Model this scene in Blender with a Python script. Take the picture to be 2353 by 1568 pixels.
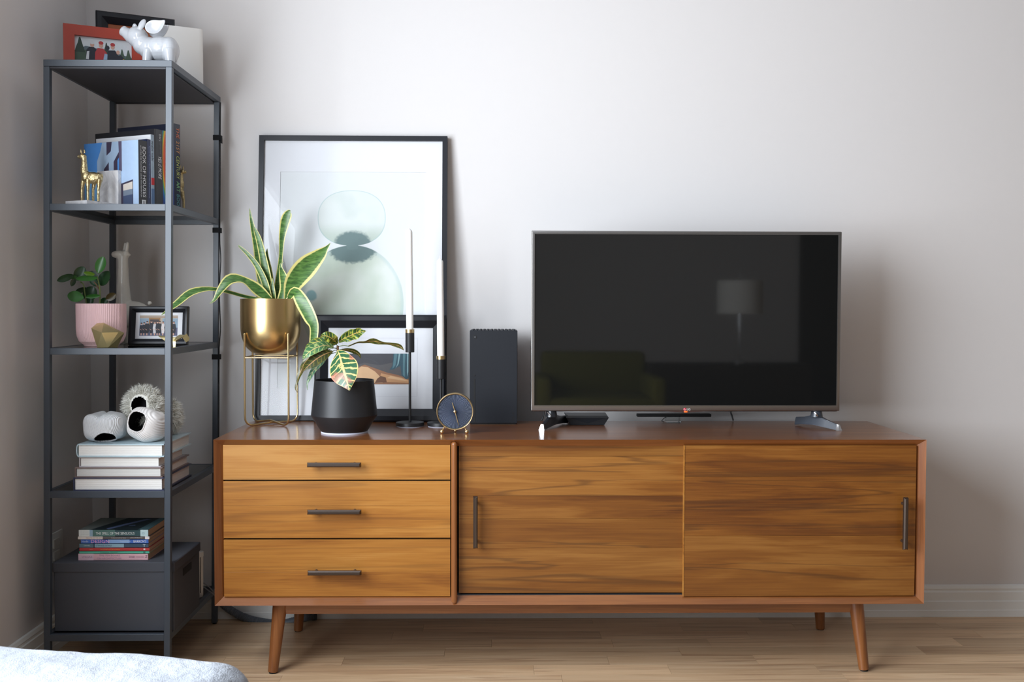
import bpy, bmesh, math, random
from mathutils import Vector, Matrix, noise
random.seed(7)
for _o in list(bpy.data.objects):
    bpy.data.objects.remove(_o, do_unlink=True)
SC = bpy.context.scene
COL = SC.collection
PI = math.pi

# ------------------------------------------------------------------ camera
FPX = 2333.0                                   # focal length for a 2353 px wide frame
PITCH, YAW, ROLL = 0.03475, 0.01709, 0.00214
CAM = Vector((0.0, -3.44, 1.065))
_f = Vector((math.sin(YAW) * math.cos(PITCH), math.cos(YAW) * math.cos(PITCH), -math.sin(PITCH)))
_r0 = Vector((math.cos(YAW), -math.sin(YAW), 0))
_u0 = _r0.cross(_f)
_r = math.cos(ROLL) * _r0 + math.sin(ROLL) * _u0
_u = -math.sin(ROLL) * _r0 + math.cos(ROLL) * _u0
cd = bpy.data.cameras.new('camera')
cam = bpy.data.objects.new('camera', cd)
COL.objects.link(cam)
cd.sensor_width = 36.0
cd.lens = FPX / 2353.0 * 36.0
cam.matrix_world = Matrix(((_r.x, _u.x, -_f.x, CAM.x), (_r.y, _u.y, -_f.y, CAM.y),
                           (_r.z, _u.z, -_f.z, CAM.z), (0, 0, 0, 1)))
cd.dof.use_dof = True
cd.dof.focus_distance = 2.95
cd.dof.aperture_fstop = 9.0
SC.camera = cam

# ------------------------------------------------------------------ light
w = bpy.data.worlds.new('sky')
SC.world = w
w.use_nodes = True
w.node_tree.nodes['Background'].inputs[0].default_value = (0.62, 0.76, 1.0, 1)
w.node_tree.nodes['Background'].inputs[1].default_value = 0.6
WY0, WY1, WZ0, WZ1 = -3.6, -1.15, 0.76, 2.32     # window opening in the left wall
LW = -1.3609                                    # left wall plane


def area(name, loc, rot, sx, sy, power, col):
    l = bpy.data.lights.new(name, 'AREA')
    l.shape = 'RECTANGLE'
    l.size, l.size_y, l.energy, l.color = sx, sy, power, col
    o = bpy.data.objects.new(name, l)
    o.location, o.rotation_euler = loc, rot
    COL.objects.link(o)
    l.spread = math.radians(172)
    return o


area('window_daylight', (LW - 0.02, (WY0 + WY1) / 2, (WZ0 + WZ1) / 2), (0, -PI / 2, 0),
     WZ1 - WZ0, WY1 - WY0, 182, (0.87, 0.935, 1.0))
vs = SC.view_settings
vs.view_transform = 'Standard'
vs.look = 'None'
vs.gamma = 1
vs.use_curve_mapping = False
vs.exposure = 0.0
SC.cycles.use_denoising = True
SC.cycles.max_bounces = 10
SC.cycles.diffuse_bounces = 6


# ------------------------------------------------------------------ helpers
def ray(x, y):
    return _f + _r * ((x - 1176.5) / FPX) - _u * ((y - 784.0) / FPX)


def at(x, y, Y):
    d = ray(x, y)
    return CAM + d * ((Y - CAM.y) / d.y)


def atx(x, y, X):
    d = ray(x, y)
    return CAM + d * ((X - CAM.x) / d.x)


def atz(x, y, Z):
    d = ray(x, y)
    return CAM + d * ((Z - CAM.z) / d.z)


def mpp(Y):                                    # metres per photo pixel at depth Y
    return (Y - CAM.y) / FPX


def lin(c):
    c = c / 255.0
    return c / 12.92 if c <= 0.04045 else ((c + 0.055) / 1.055) ** 2.4


def rgb(r, g, b):
    return (lin(r), lin(g), lin(b), 1)


class NT:
    def __init__(s, m):
        s.n, s.l = m.node_tree.nodes, m.node_tree.links

    def add(s, t, **kw):
        n = s.n.new(t)
        for k, v in kw.items():
            if k.startswith('i_'):
                k = k[2:]
                n.inputs[int(k) if k.isdigit() else k.replace('_', ' ')].default_value = v
            else:
                setattr(n, k, v)
        return n

    def link(s, a, b):
        s.l.new(a, b)

    def math(s, op, a, b=None, clamp=False):
        n = s.n.new('ShaderNodeMath')
        n.operation = op
        n.use_clamp = clamp
        for i, v in enumerate((a, b)):
            if v is None:
                continue
            if isinstance(v, (int, float)):
                n.inputs[i].default_value = v
            else:
                s.l.new(v, n.inputs[i])
        return n.outputs[0]

    def mix(s, fac, a, b, bt='MIX'):
        n = s.n.new('ShaderNodeMix')
        n.data_type = 'RGBA'
        n.blend_type = bt
        for i, v in ((0, fac), (6, a), (7, b)):
            if isinstance(v, (int, float, tuple)):
                n.inputs[i].default_value = v
            else:
                s.l.new(v, n.inputs[i])
        return n.outputs[2]

    def ramp(s, fac, stops):
        n = s.n.new('ShaderNodeValToRGB')
        e = n.color_ramp.elements
        while len(e) < len(stops):
            e.new(0.5)
        for el, (p, c) in zip(e, stops):
            el.position, el.color = p, c
        s.l.new(fac, n.inputs[0])
        return n.outputs[0]

    def smooth(s, v, a, b):                   # 0..1 smoothstep between a and b
        n = s.n.new('ShaderNodeMapRange')
        n.interpolation_type = 'SMOOTHSTEP'
        s.l.new(v, n.inputs[0])
        n.inputs[1].default_value, n.inputs[2].default_value = a, b
        return n.outputs[0]


def newmat(name):
    m = bpy.data.materials.new(name)
    m.use_nodes = True
    return m, NT(m), m.node_tree.nodes['Principled BSDF']


def pmat(name, col, rough=0.5, metal=0.0, spec=0.5, coat=0.0, bump=0.0, bscale=200, var=0.0, sss=0.0, emit=None, sheen=0.0, bdist=0.001):
    m, t, b = newmat(name)
    b.inputs['Base Color'].default_value = col
    b.inputs['Roughness'].default_value = rough
    b.inputs['Metallic'].default_value = metal
    b.inputs['Specular IOR Level'].default_value = spec
    b.inputs['Coat Weight'].default_value = coat
    b.inputs['Coat Roughness'].default_value = 0.1
    b.inputs['Sheen Weight'].default_value = sheen
    if sss:
        b.inputs['Subsurface Weight'].default_value = sss
        b.inputs['Subsurface Radius'].default_value = (0.01, 0.006, 0.004)
    if emit:
        b.inputs['Emission Color'].default_value = emit[0]
        b.inputs['Emission Strength'].default_value = emit[1]
    tc = t.add('ShaderNodeTexCoord')
    n = t.add('ShaderNodeTexNoise', i_Scale=bscale, i_Detail=3.0)
    t.link(tc.outputs['Object'], n.inputs['Vector'])
    if var:
        dk = tuple(c * (1 - var) for c in col[:3]) + (1,)
        lt = tuple(min(1, c * (1 + var)) for c in col[:3]) + (1,)
        t.link(t.mix(n.outputs['Fac'], dk, lt), b.inputs['Base Color'])
    if bump:
        bp = t.add('ShaderNodeBump', i_Strength=bump, i_Distance=bdist)
        t.link(n.outputs['Fac'], bp.inputs['Height'])
        t.link(bp.outputs[0], b.inputs['Normal'])
    return m


def wood(name, stops, along='x', stretch=13, freq=1.0, rough=0.35, coat=0.25, tint=0.18, streak=0.5, streakcol=(0.05, 0.018, 0.006, 1), fine=0.35, ring=0.1):
    m, t, b = newmat(name)
    tc = t.add('ShaderNodeTexCoord')
    oi = t.add('ShaderNodeObjectInfo')
    off = t.add('ShaderNodeVectorMath', operation='SCALE')
    off.inputs[0].default_value = (7.3, 5.1, 11.7)
    t.link(oi.outputs['Random'], off.inputs['Scale'])
    ad = t.add('ShaderNodeVectorMath', operation='ADD')
    t.link(tc.outputs['Object'], ad.inputs[0])
    t.link(off.outputs[0], ad.inputs[1])

    def stretched(a, c):
        mp = t.add('ShaderNodeMapping')
        mp.inputs['Scale'].default_value = tuple(a if ax == along else c for ax in 'xyz')
        t.link(ad.outputs[0], mp.inputs[0])
        return mp.outputs[0]

    n1 = t.add('ShaderNodeTexNoise', i_Scale=1.0, i_Detail=6.0, i_Roughness=0.55, i_Distortion=0.45)
    t.link(stretched(1.1 * freq, stretch * freq), n1.inputs['Vector'])
    rings = t.math('SINE', t.math('MULTIPLY', n1.outputs['Fac'], 46.0))
    rings = t.math('ADD', t.math('MULTIPLY', rings, 0.5), 0.5)
    n2 = t.add('ShaderNodeTexNoise', i_Scale=1.0, i_Detail=4.0, i_Roughness=0.6)
    t.link(stretched(5.0, 330.0), n2.inputs['Vector'])
    n3 = t.add('ShaderNodeTexNoise', i_Scale=1.0, i_Detail=2.0)
    t.link(stretched(1.6, 5.0), n3.inputs['Vector'])
    f = t.math('ADD', t.math('MULTIPLY', n1.outputs['Fac'], 0.75), t.math('MULTIPLY', n3.outputs['Fac'], 0.35))
    f = t.math('ADD', f, t.math('MULTIPLY', t.math('SUBTRACT', rings, 0.5), ring))
    f = t.math('ADD', f, t.math('MULTIPLY', t.math('SUBTRACT', n2.outputs['Fac'], 0.5), fine))
    col = t.ramp(f, stops)
    # thin dark growth lines
    n4 = t.add('ShaderNodeTexNoise', i_Scale=1.0, i_Detail=3.0, i_Roughness=0.55, i_Distortion=0.5)
    t.link(stretched(0.9 * freq, stretch * 1.7 * freq), n4.inputs['Vector'])
    sk = t.smooth(t.math('ABSOLUTE', t.math('SUBTRACT', n4.outputs['Fac'], 0.56)), 0.035, 0.0)
    col = t.mix(t.math('MULTIPLY', sk, streak), col, streakcol)
    # every board its own tint
    tn = t.math('ADD', t.math('MULTIPLY', oi.outputs['Random'], 2 * tint), 1.0 - tint)
    hs = t.add('ShaderNodeHueSaturation')
    t.link(col, hs.inputs['Color'])
    t.link(tn, hs.inputs['Value'])
    t.link(hs.outputs[0], b.inputs['Base Color'])
    b.inputs['Roughness'].default_value = rough
    b.inputs['Coat Weight'].default_value = coat
    b.inputs['Coat Roughness'].default_value = 0.18
    bp = t.add('ShaderNodeBump', i_Strength=0.12, i_Distance=0.0006)
    t.link(n2.outputs['Fac'], bp.inputs['Height'])
    t.link(bp.outputs[0], b.inputs['Normal'])
    return m


def thin_glass(name, tint=(0.97, 0.985, 0.98, 1), rough=0.02, f0=1.45):
    m, t, b = newmat(name)
    t.n.remove(b)
    out = t.n['Material Output']
    tr = t.add('ShaderNodeBsdfTransparent')
    tr.inputs[0].default_value = tint
    gl = t.add('ShaderNodeBsdfGlossy')
    gl.inputs['Roughness'].default_value = rough
    fr = t.add('ShaderNodeFresnel', i_IOR=f0)
    mx = t.add('ShaderNodeMixShader')
    t.link(fr.outputs[0], mx.inputs[0])
    t.link(tr.outputs[0], mx.inputs[1])
    t.link(gl.outputs[0], mx.inputs[2])
    t.link(mx.outputs[0], out.inputs[0])
    return m


class MB:
    """mesh builder: collects shapes in world (or local) coordinates"""

    def __init__(s):
        s.b = bmesh.new()
        s.uv = None

    def box(s, c, d, bev=0.0, seg=2, rz=0.0, M=None):
        m = Matrix.Translation(Vector(c)) @ Matrix.Rotation(rz, 4, 'Z') @ Matrix.Diagonal((d[0], d[1], d[2], 1))
        if M is not None:
            m = M @ m
        vs_ = bmesh.ops.create_cube(s.b, size=1.0, matrix=m)['verts']
        if bev > 0:
            es = list({e for v in vs_ for e in v.link_edges})
            bmesh.ops.bevel(s.b, geom=es, offset=bev, segments=seg, affect='EDGES', profile=0.5)
        return s

    def span(s, x0, x1, y0, y1, z0, z1, bev=0.0, seg=2):
        return s.box(((x0 + x1) / 2, (y0 + y1) / 2, (z0 + z1) / 2), (abs(x1 - x0), abs(y1 - y0), abs(z1 - z0)), bev, seg)

    def cyl(s, a, b, r0, r1=None, n=24, cap=True):
        a, b = Vector(a), Vector(b)
        r1 = r0 if r1 is None else r1
        d = b - a
        q = d.to_track_quat('Z', 'Y').to_matrix().to_4x4()
        bmesh.ops.create_cone(s.b, cap_ends=cap, cap_tris=False, segments=n, radius1=r0, radius2=r1, depth=d.length,
                              matrix=Matrix.Translation((a + b) / 2) @ q)
        return s

    def ball(s, c, r, n=16, M=None):
        if not isinstance(r, (tuple, list)):
            r = (r, r, r)
        m = Matrix.Translation(Vector(c))
        if M is not None:
            m = m @ M
        bmesh.ops.create_uvsphere(s.b, u_segments=n, v_segments=max(6, n // 2), radius=1.0,
                                  matrix=m @ Matrix.Diagonal((r[0], r[1], r[2], 1)))
        return s

    def lathe(s, prof, c=(0, 0, 0), n=48, axis='z', ripple=None, cap=True):
        c = Vector(c)
        rings = []
        for k, (r, h) in enumerate(prof):
            row = []
            for i in range(n):
                a = 2 * PI * i / n
                rr = r
                if ripple and ripple[0] <= k <= ripple[1]:
                    rr = r - ripple[2] * (i % 2)
                if axis == 'z':
                    p = Vector((rr * math.cos(a), rr * math.sin(a), h))
                else:
                    p = Vector((rr * math.cos(a), h, rr * math.sin(a)))
                row.append(s.b.verts.new(c + p))
            rings.append(row)
        for k in range(len(rings) - 1):
            for i in range(n):
                j = (i + 1) % n
                s.b.faces.new((rings[k][i], rings[k][j], rings[k + 1][j], rings[k + 1][i]))
        for row, (r, h), fl in ((rings[0], prof[0], True), (rings[-1], prof[-1], False)):
            if cap and r > 1e-6:
                s.b.faces.new(row[::-1] if fl else row)
        return s

    def tube(s, pts, r, n=10, closed=False, cap=True):
        pts = [Vector(p) for p in pts]
        rr = r if isinstance(r, (list, tuple)) else [r] * len(pts)
        rings = []
        N = len(pts)
        prev = None
        for i, p in enumerate(pts):
            if closed:
                t = pts[(i + 1) % N] - pts[i - 1]
            else:
                t = pts[min(i + 1, N - 1)] - pts[max(i - 1, 0)]
            t.normalize()
            if prev is None:
                a = Vector((0, 0, 1)) if abs(t.z) < 0.9 else Vector((1, 0, 0))
                prev = t.cross(a).normalized()
            prev = (prev - t * prev.dot(t)).normalized()
            q = t.cross(prev)
            rings.append([s.b.verts.new(p + (prev * math.cos(2 * PI * k / n) + q * math.sin(2 * PI * k / n)) * rr[i]) for k in range(n)])
        for i in range(N if closed else N - 1):
            A, B = rings[i], rings[(i + 1) % N]
            for k in range(n):
                s.b.faces.new((A[k], A[(k + 1) % n], B[(k + 1) % n], B[k]))
        if cap and not closed:
            s.b.faces.new(rings[0][::-1])
            s.b.faces.new(rings[-1])
        return s

    def prism(s, pts, vec):
        """closed polygon of 3D points extruded by vec"""
        vec = Vector(vec)
        a = [s.b.verts.new(Vector(p)) for p in pts]
        b = [s.b.verts.new(Vector(p) + vec) for p in pts]
        n = len(a)
        s.b.faces.new(a)
        s.b.faces.new(b[::-1])
        for i in range(n):
            s.b.faces.new((a[i], b[i], b[(i + 1) % n], a[(i + 1) % n]))
        return s

    def hull(s, pts):
        v = [s.b.verts.new(Vector(p)) for p in pts]
        r = bmesh.ops.convex_hull(s.b, input=v)
        junk = [g for g in r['geom_interior'] + r['geom_unused'] if isinstance(g, bmesh.types.BMVert)]
        if junk:
            bmesh.ops.delete(s.b, geom=list(set(junk)), context='VERTS')
        return s

    def ribbon(s, pts, widths, sides, nc=6, cup=0.0, thick=0.0008, ripple=0.0, rfreq=5.0, seed=0):
        """leaf: centre line, half width and side vector at every station; UV = (across, along)"""
        if s.uv is None:
            s.uv = s.b.loops.layers.uv.new('UVMap')
        rows, N = [], len(pts)
        for layer in (0, 1):
            grid = []
            for i in range(N):
                t = (pts[min(i + 1, N - 1)] - pts[max(i - 1, 0)]).normalized()
                sd = (sides[i] - t * sides[i].dot(t)).normalized()
                nn = sd.cross(t)
                row = []
                for k in range(nc + 1):
                    u = -1 + 2 * k / nc
                    p = pts[i] + sd * (u * widths[i]) + nn * (cup * widths[i] * u * u)
                    if ripple:
                        p = p + nn * ripple * abs(u) ** 1.5 * widths[i] * math.sin(rfreq * 2 * PI * i / N + (1.7 if u > 0 else 0) + seed)
                    p = p - nn * thick * (layer - 0.5)
                    row.append(s.b.verts.new(p))
                grid.append(row)
            rows.append(grid)
        for layer, g in enumerate(rows):
            for i in range(N - 1):
                for k in range(nc):
                    q = [(i, k), (i, k + 1), (i + 1, k + 1), (i + 1, k)]
                    if layer:
                        q = q[::-1]
                    fc = s.b.faces.new([g[a][b] for a, b in q])
                    for lp, (a, b) in zip(fc.loops, q):
                        lp[s.uv].uv = (b / nc, a / (N - 1))
        edge = [(i, 0) for i in range(N)] + [(N - 1, k) for k in range(1, nc + 1)] + [(i, nc) for i in range(N - 2, -1, -1)] + [(0, k) for k in range(nc - 1, 0, -1)]
        for j in range(len(edge)):
            a, b = edge[j], edge[(j + 1) % len(edge)]
            fc = s.b.faces.new((rows[0][a[0]][a[1]], rows[1][a[0]][a[1]], rows[1][b[0]][b[1]], rows[0][b[0]][b[1]]))
            for lp, (x, y) in zip(fc.loops, (a, a, b, b)):
                lp[s.uv].uv = (y / nc, x / (N - 1))
        return s

    def build(s, name, mat, parent=None, local=False, smooth=35, origin=None):
        bmesh.ops.recalc_face_normals(s.b, faces=s.b.faces)
        me = bpy.data.meshes.new(name)
        s.b.to_mesh(me)
        s.b.free()
        return link_mesh(name, me, mat, parent, local, smooth, origin)


def rootloc(o):
    v = Vector((0, 0, 0))
    while o is not None:
        v = v + o.location
        o = o.parent
    return v


def link_mesh(name, me, mat, parent=None, local=False, smooth=35, origin=None):
    o = bpy.data.objects.new(name, me)
    COL.objects.link(o)
    for m_ in (mat if isinstance(mat, list) else [mat]):
        me.materials.append(m_)
    if parent is not None:
        o.parent = parent
        if not local:
            me.transform(Matrix.Translation(-rootloc(parent)))
    elif origin is not None:
        me.transform(Matrix.Translation(-Vector(origin)))
        o.location = origin
    if smooth:
        me.polygons.foreach_set('use_smooth', [True] * len(me.polygons))
        me.set_sharp_from_angle(angle=math.radians(smooth))
    return o


def thing(name, label, cat, loc=(0, 0, 0), rz=0.0, group=None):
    o = bpy.data.objects.new(name, None)
    o.empty_display_size = 0.05
    COL.objects.link(o)
    o.location = loc
    o.rotation_euler = (0, 0, rz)
    return tag(o, label, cat, group)


def tag(o, label, cat, group=None):
    o['label'], o['category'] = label, cat
    if group:
        o['group'] = group
    return o


def struct(o):
    o['kind'] = 'structure'
    return o


def dup(root, loc, rz, label, group=None):
    r = root.copy()
    COL.objects.link(r)
    r.location = loc
    r.rotation_euler = (0, 0, rz)
    r['label'] = label
    if group:
        r['group'] = group
    for ch in list(root.children):
        c = ch.copy()
        COL.objects.link(c)
        c.parent = r
        for g in list(ch.children):
            d = g.copy()
            COL.objects.link(d)
            d.parent = c
    return r


def evaluated(mesh_obj_mods):
    dg = bpy.context.evaluated_depsgraph_get()
    ev = mesh_obj_mods.evaluated_get(dg)
    return bpy.data.meshes.new_from_object(ev)


def blobmesh(mb, voxel, smooth_it=6, factor=0.5):
    """fuse the overlapping shapes of a builder into one continuous skin"""
    me = bpy.data.meshes.new('tmp')
    mb.b.to_mesh(me)
    mb.b.free()
    o = bpy.data.objects.new('tmp', me)
    COL.objects.link(o)
    md = o.modifiers.new('r', 'REMESH')
    md.mode = 'VOXEL'
    md.voxel_size = voxel
    sm = o.modifiers.new('s', 'SMOOTH')
    sm.factor = factor
    sm.iterations = smooth_it
    out = evaluated(o)
    bpy.data.objects.remove(o)
    bpy.data.meshes.remove(me)
    return out


def text(name, s, mat, parent, c, xd, yd, w_, h_, local=False, shear=0.0, depth=0.0002):
    cu = bpy.data.curves.new('t', 'FONT')
    cu.body = s
    cu.resolution_u = 2
    cu.shear = shear
    cu.align_x = 'CENTER'
    o = bpy.data.objects.new('t', cu)
    COL.objects.link(o)
    me = evaluated(o)
    bpy.data.objects.remove(o)
    bpy.data.curves.remove(cu)
    xs = [v.co.x for v in me.vertices]
    ys = [v.co.y for v in me.vertices]
    if not xs:
        return None
    x0, x1, y0, y1 = min(xs), max(xs), min(ys), max(ys)
    xd, yd = Vector(xd).normalized(), Vector(yd).normalized()
    n = xd.cross(yd)
    for v in me.vertices:
        a = ((v.co.x - x0) / (x1 - x0) - 0.5) * w_
        b = ((v.co.y - y0) / (y1 - y0) - 0.5) * h_
        v.co = Vector(c) + xd * a + yd * b + n * depth
    return link_mesh(name, me, mat, parent, local, 0)


def ell(cu, cv, ru, rv, n=14):
    return [(cu + ru * math.cos(2 * PI * i / n), cv + rv * math.sin(2 * PI * i / n)) for i in range(n)]


def flat(name, polys, parent, c, xd, yd, w_, h_, local=False, eps=0.00012):
    """a flat print: layered colour areas, (u, v) in 0..1"""
    b = bmesh.new()
    mats, idx = [], {}
    xd, yd = Vector(xd).normalized(), Vector(yd).normalized()
    n = xd.cross(yd)
    for k, (m, pts) in enumerate(polys):
        if m.name not in idx:
            idx[m.name] = len(mats)
            mats.append(m)
        vs_ = [b.verts.new(Vector(c) + xd * ((min(max(u, 0), 1) - 0.5) * w_) + yd * ((min(max(v, 0), 1) - 0.5) * h_) + n * (eps * k)) for u, v in pts]
        fc = b.faces.new(vs_)
        fc.material_index = idx[m.name]
    bmesh.ops.triangulate(b, faces=b.faces)
    me = bpy.data.meshes.new(name)
    b.to_mesh(me)
    b.free()
    return link_mesh(name, me, mats, parent, local, 0)


def spline(pts, n):
    """Catmull-Rom through a list of equal length tuples/vectors"""
    P = [Vector(p) for p in pts]
    P = [P[0] * 2 - P[1]] + P + [P[-1] * 2 - P[-2]]
    out = []
    segs = len(P) - 3
    for i in range(n):
        t = i / (n - 1) * segs
        k = min(int(t), segs - 1)
        t -= k
        a, b, c, d = P[k:k + 4]
        out.append(0.5 * ((2 * b) + (c - a) * t + (2 * a - 5 * b + 4 * c - d) * t * t + (3 * b - a - 3 * c + d) * t ** 3))
    return out


_cols = {}


def C(r, g, b, rough=0.6):
    k = (r, g, b, rough)
    if k not in _cols:
        _cols[k] = pmat('print_%d_%d_%d' % (r, g, b), rgb(r, g, b), rough, var=0.06, bscale=60)
    return _cols[k]


# ------------------------------------------------------------------ materials
M = {}
M['wall'] = pmat('wall_paint', rgb(216, 213, 212), 0.75, bump=0.12, bscale=260, spec=0.25)
M['ceiling'] = pmat('ceiling_paint', rgb(168, 169, 172), 0.8, bump=0.1, bscale=160)
M['trim'] = pmat('trim_paint', rgb(234, 235, 232), 0.4, bump=0.05, bscale=40)
M['steel'] = pmat('dark_painted_steel', rgb(62, 70, 80), 0.42, spec=0.6, bump=0.05, bscale=900)
M['panel'] = pmat('dark_brown_panel', rgb(46, 45, 50), 0.55, bump=0.05, bscale=300)
M['shelf_glass'] = thin_glass('shelf_glass', (0.86, 0.90, 0.89, 1))
M['picture_glass'] = thin_glass('picture_glass', (0.985, 0.985, 0.985, 1), 0.01, 1.22)
M['black'] = pmat('satin_black', rgb(36, 38, 42), 0.45, bump=0.03, bscale=500)
M['matte_black'] = pmat('matte_black', rgb(32, 33, 36), 0.45, bump=0.03, bscale=600)
M['deep_black'] = pmat('deep_black', rgb(14, 14, 16), 0.7)
M['frame_black'] = pmat('frame_black', rgb(27, 29, 35), 0.4, spec=0.35, bump=0.03, bscale=200)
M['gold'] = pmat('brushed_gold', rgb(232, 200, 142), 0.30, metal=1.0, bump=0.02, bscale=300)
M['brass'] = pmat('brass_wire', rgb(230, 204, 154), 0.32, metal=1.0)
M['pale_gold'] = pmat('pale_gold_facets', rgb(214, 198, 146), 0.38, metal=0.85)
M['llama_gold'] = pmat('cast_gold', rgb(206, 187, 142), 0.32, metal=1.0, bump=0.55, bscale=190, bdist=0.004)
M['ceramic'] = pmat('white_ceramic', rgb(196, 199, 204), 0.18, coat=0.5)
M['cream_ceramic'] = pmat('cream_ceramic', rgb(222, 217, 208), 0.2, coat=0.4)
M['white_matte'] = pmat('white_matte', rgb(236, 235, 232), 0.55)
M['white_plastic'] = pmat('white_plastic', rgb(228, 226, 220), 0.45)
M['paper'] = pmat('mat_paper', rgb(220, 221, 225), 0.8, bump=0.05, bscale=900)
M['pages'] = pmat('book_pages', rgb(236, 234, 230), 0.8)
M['tan_pages'] = pmat('tan_pages', rgb(196, 168, 138), 0.8)
M['pink'] = pmat('pink_glaze', rgb(232, 194, 196), 0.55, bump=0.03, bscale=120)
M['red_frame'] = pmat('red_lacquer', rgb(172, 56, 32), 0.4, var=0.08, bscale=40)
M['wax'] = pmat('candle_wax', rgb(236, 235, 232), 0.4, sss=0.25)
M['felt'] = pmat('grey_felt', rgb(196, 200, 216), 0.95, bump=0.4, bscale=900)
M['chrome'] = pmat('chrome', rgb(225, 228, 232), 0.12, metal=1.0)
M['bezel'] = pmat('brushed_bezel', rgb(152, 150, 148), 0.27, metal=0.9)
M['foot'] = pmat('stand_foot_lit', rgb(54, 59, 68), 0.4, coat=0.25)  # lighter copy for the right foot, its light put into the colour
M['foot_dark'] = pmat('black_shell_shaded_foot', rgb(34, 36, 40), 0.3, coat=0.4)  # black back shell; on the left foot a darker copy, shade in the colour
M['screen'] = pmat('tv_screen', rgb(19, 20, 20), 0.035, spec=1.0)
M['console_black'] = pmat('console_shell', rgb(30, 33, 39), 0.5, spec=0.3, bump=0.05, bscale=900)
M['led'] = pmat('standby_led', rgb(255, 70, 20), 0.4, emit=((1, 0.12, 0.02, 1), 1.6))
M['soil'] = pmat('potting_soil', rgb(48, 36, 28), 0.95, bump=0.8, bscale=120, var=0.4)
M['bronze'] = pmat('dark_bronze', rgb(92, 82, 76), 0.35, metal=0.85)
M['box'] = pmat('box_card', rgb(72, 75, 83), 0.8, bump=0.1, bscale=700, var=0.05)
M['cable'] = pmat('black_cable', rgb(26, 27, 30), 0.5)
M['sleeve'] = pmat('cable_sleeve', rgb(96, 102, 110), 0.5)
M['grey_cable'] = pmat('grey_cable', rgb(120, 122, 126), 0.5)
M['acrylic'] = thin_glass('clear_acrylic', (0.9, 0.92, 0.92, 1), 0.05, 1.6)
M['wrap'] = thin_glass('shrink_wrap', (0.98, 0.98, 0.98, 1), 0.2, 1.25)
M['strap'] = pmat('strap_fabric', rgb(22, 23, 26), 0.95, bump=0.3, bscale=900)
M['rubber'] = pmat('rubber', rgb(20, 19, 18), 0.8)
M['fur'] = pmat('white_fur', rgb(236, 234, 226), 0.75, sheen=0.2)
M['lining'] = pmat('dark_lining', rgb(26, 23, 28), 0.95, bump=0.6, bscale=300)
M['stem'] = pmat('plant_stem', rgb(96, 112, 52), 0.5, var=0.2, bscale=60)
M['brown_stem'] = pmat('woody_stem', rgb(120, 88, 62), 0.7, var=0.25, bscale=120)
M['yellow_fabric'] = pmat('yellow_green_fabric', rgb(92, 87, 26), 0.9, bump=0.3, bscale=500)
M['shade'] = pmat('lamp_shade', rgb(238, 236, 230), 0.9)
M['dark_wood'] = pmat('dark_wood', rgb(52, 38, 30), 0.5, var=0.2, bscale=8)
M['window_pane'] = thin_glass('window_glass')

gold_stops = [(0.30, rgb(112, 64, 22)), (0.44, rgb(144, 91, 34)), (0.56, rgb(162, 108, 44)), (0.72, rgb(176, 126, 62))]
door_stops = [(0.28, rgb(72, 36, 12)), (0.43, rgb(103, 59, 19)), (0.56, rgb(122, 75, 26)), (0.74, rgb(145, 98, 44))]
body_stops = [(0.25, rgb(94, 50, 23)), (0.45, rgb(119, 69, 33)), (0.6, rgb(133, 81, 41)), (0.78, rgb(147, 94, 52))]
M['drawer_wood'] = wood('acacia_gold', gold_stops, 'x', 11, 0.8, 0.36, 0.2, 0.05, 0.3, (0.12, 0.05, 0.012, 1), 0.34, 0.07)
M['door_wood'] = wood('acacia_brown', door_stops, 'x', 12, 0.8, 0.38, 0.2, 0.10, 0.5, (0.05, 0.018, 0.006, 1), 0.34, 0.08)
M['body_wood'] = wood('walnut_stain_x', body_stops, 'x', 16, 1.2, 0.3, 0.8, 0.04, 0.2, (0.12, 0.04, 0.02, 1), 0.3)
M['body_wood_z'] = wood('walnut_stain_z', body_stops, 'z', 16, 1.2, 0.34, 0.3, 0.05, 0.2, (0.12, 0.04, 0.02, 1), 0.3)
floor_stops = [(0.25, rgb(168, 130, 98)), (0.45, rgb(194, 160, 124)), (0.6, rgb(206, 174, 138)), (0.8, rgb(216, 188, 154))]
M['floor_wood'] = wood('maple', floor_stops, 'x', 20, 0.9, 0.38, 0.12, 0.17, 0.45, (0.26, 0.13, 0.07, 1), 0.12)


def marble():
    m, t, b = newmat('white_marble')
    tc = t.add('ShaderNodeTexCoord')
    n = t.add('ShaderNodeTexNoise', i_Scale=16.0, i_Detail=5.0, i_Distortion=1.2)
    t.link(tc.outputs['Object'], n.inputs['Vector'])
    v = t.smooth(t.math('ABSOLUTE', t.math('SUBTRACT', n.outputs['Fac'], 0.52)), 0.09, 0.0)
    t.link(t.mix(t.math('MULTIPLY', v, 0.28), rgb(226, 225, 226), rgb(150, 150, 160)), b.inputs['Base Color'])
    b.inputs['Roughness'].default_value = 0.3
    return m


M['marble'] = marble()


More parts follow.
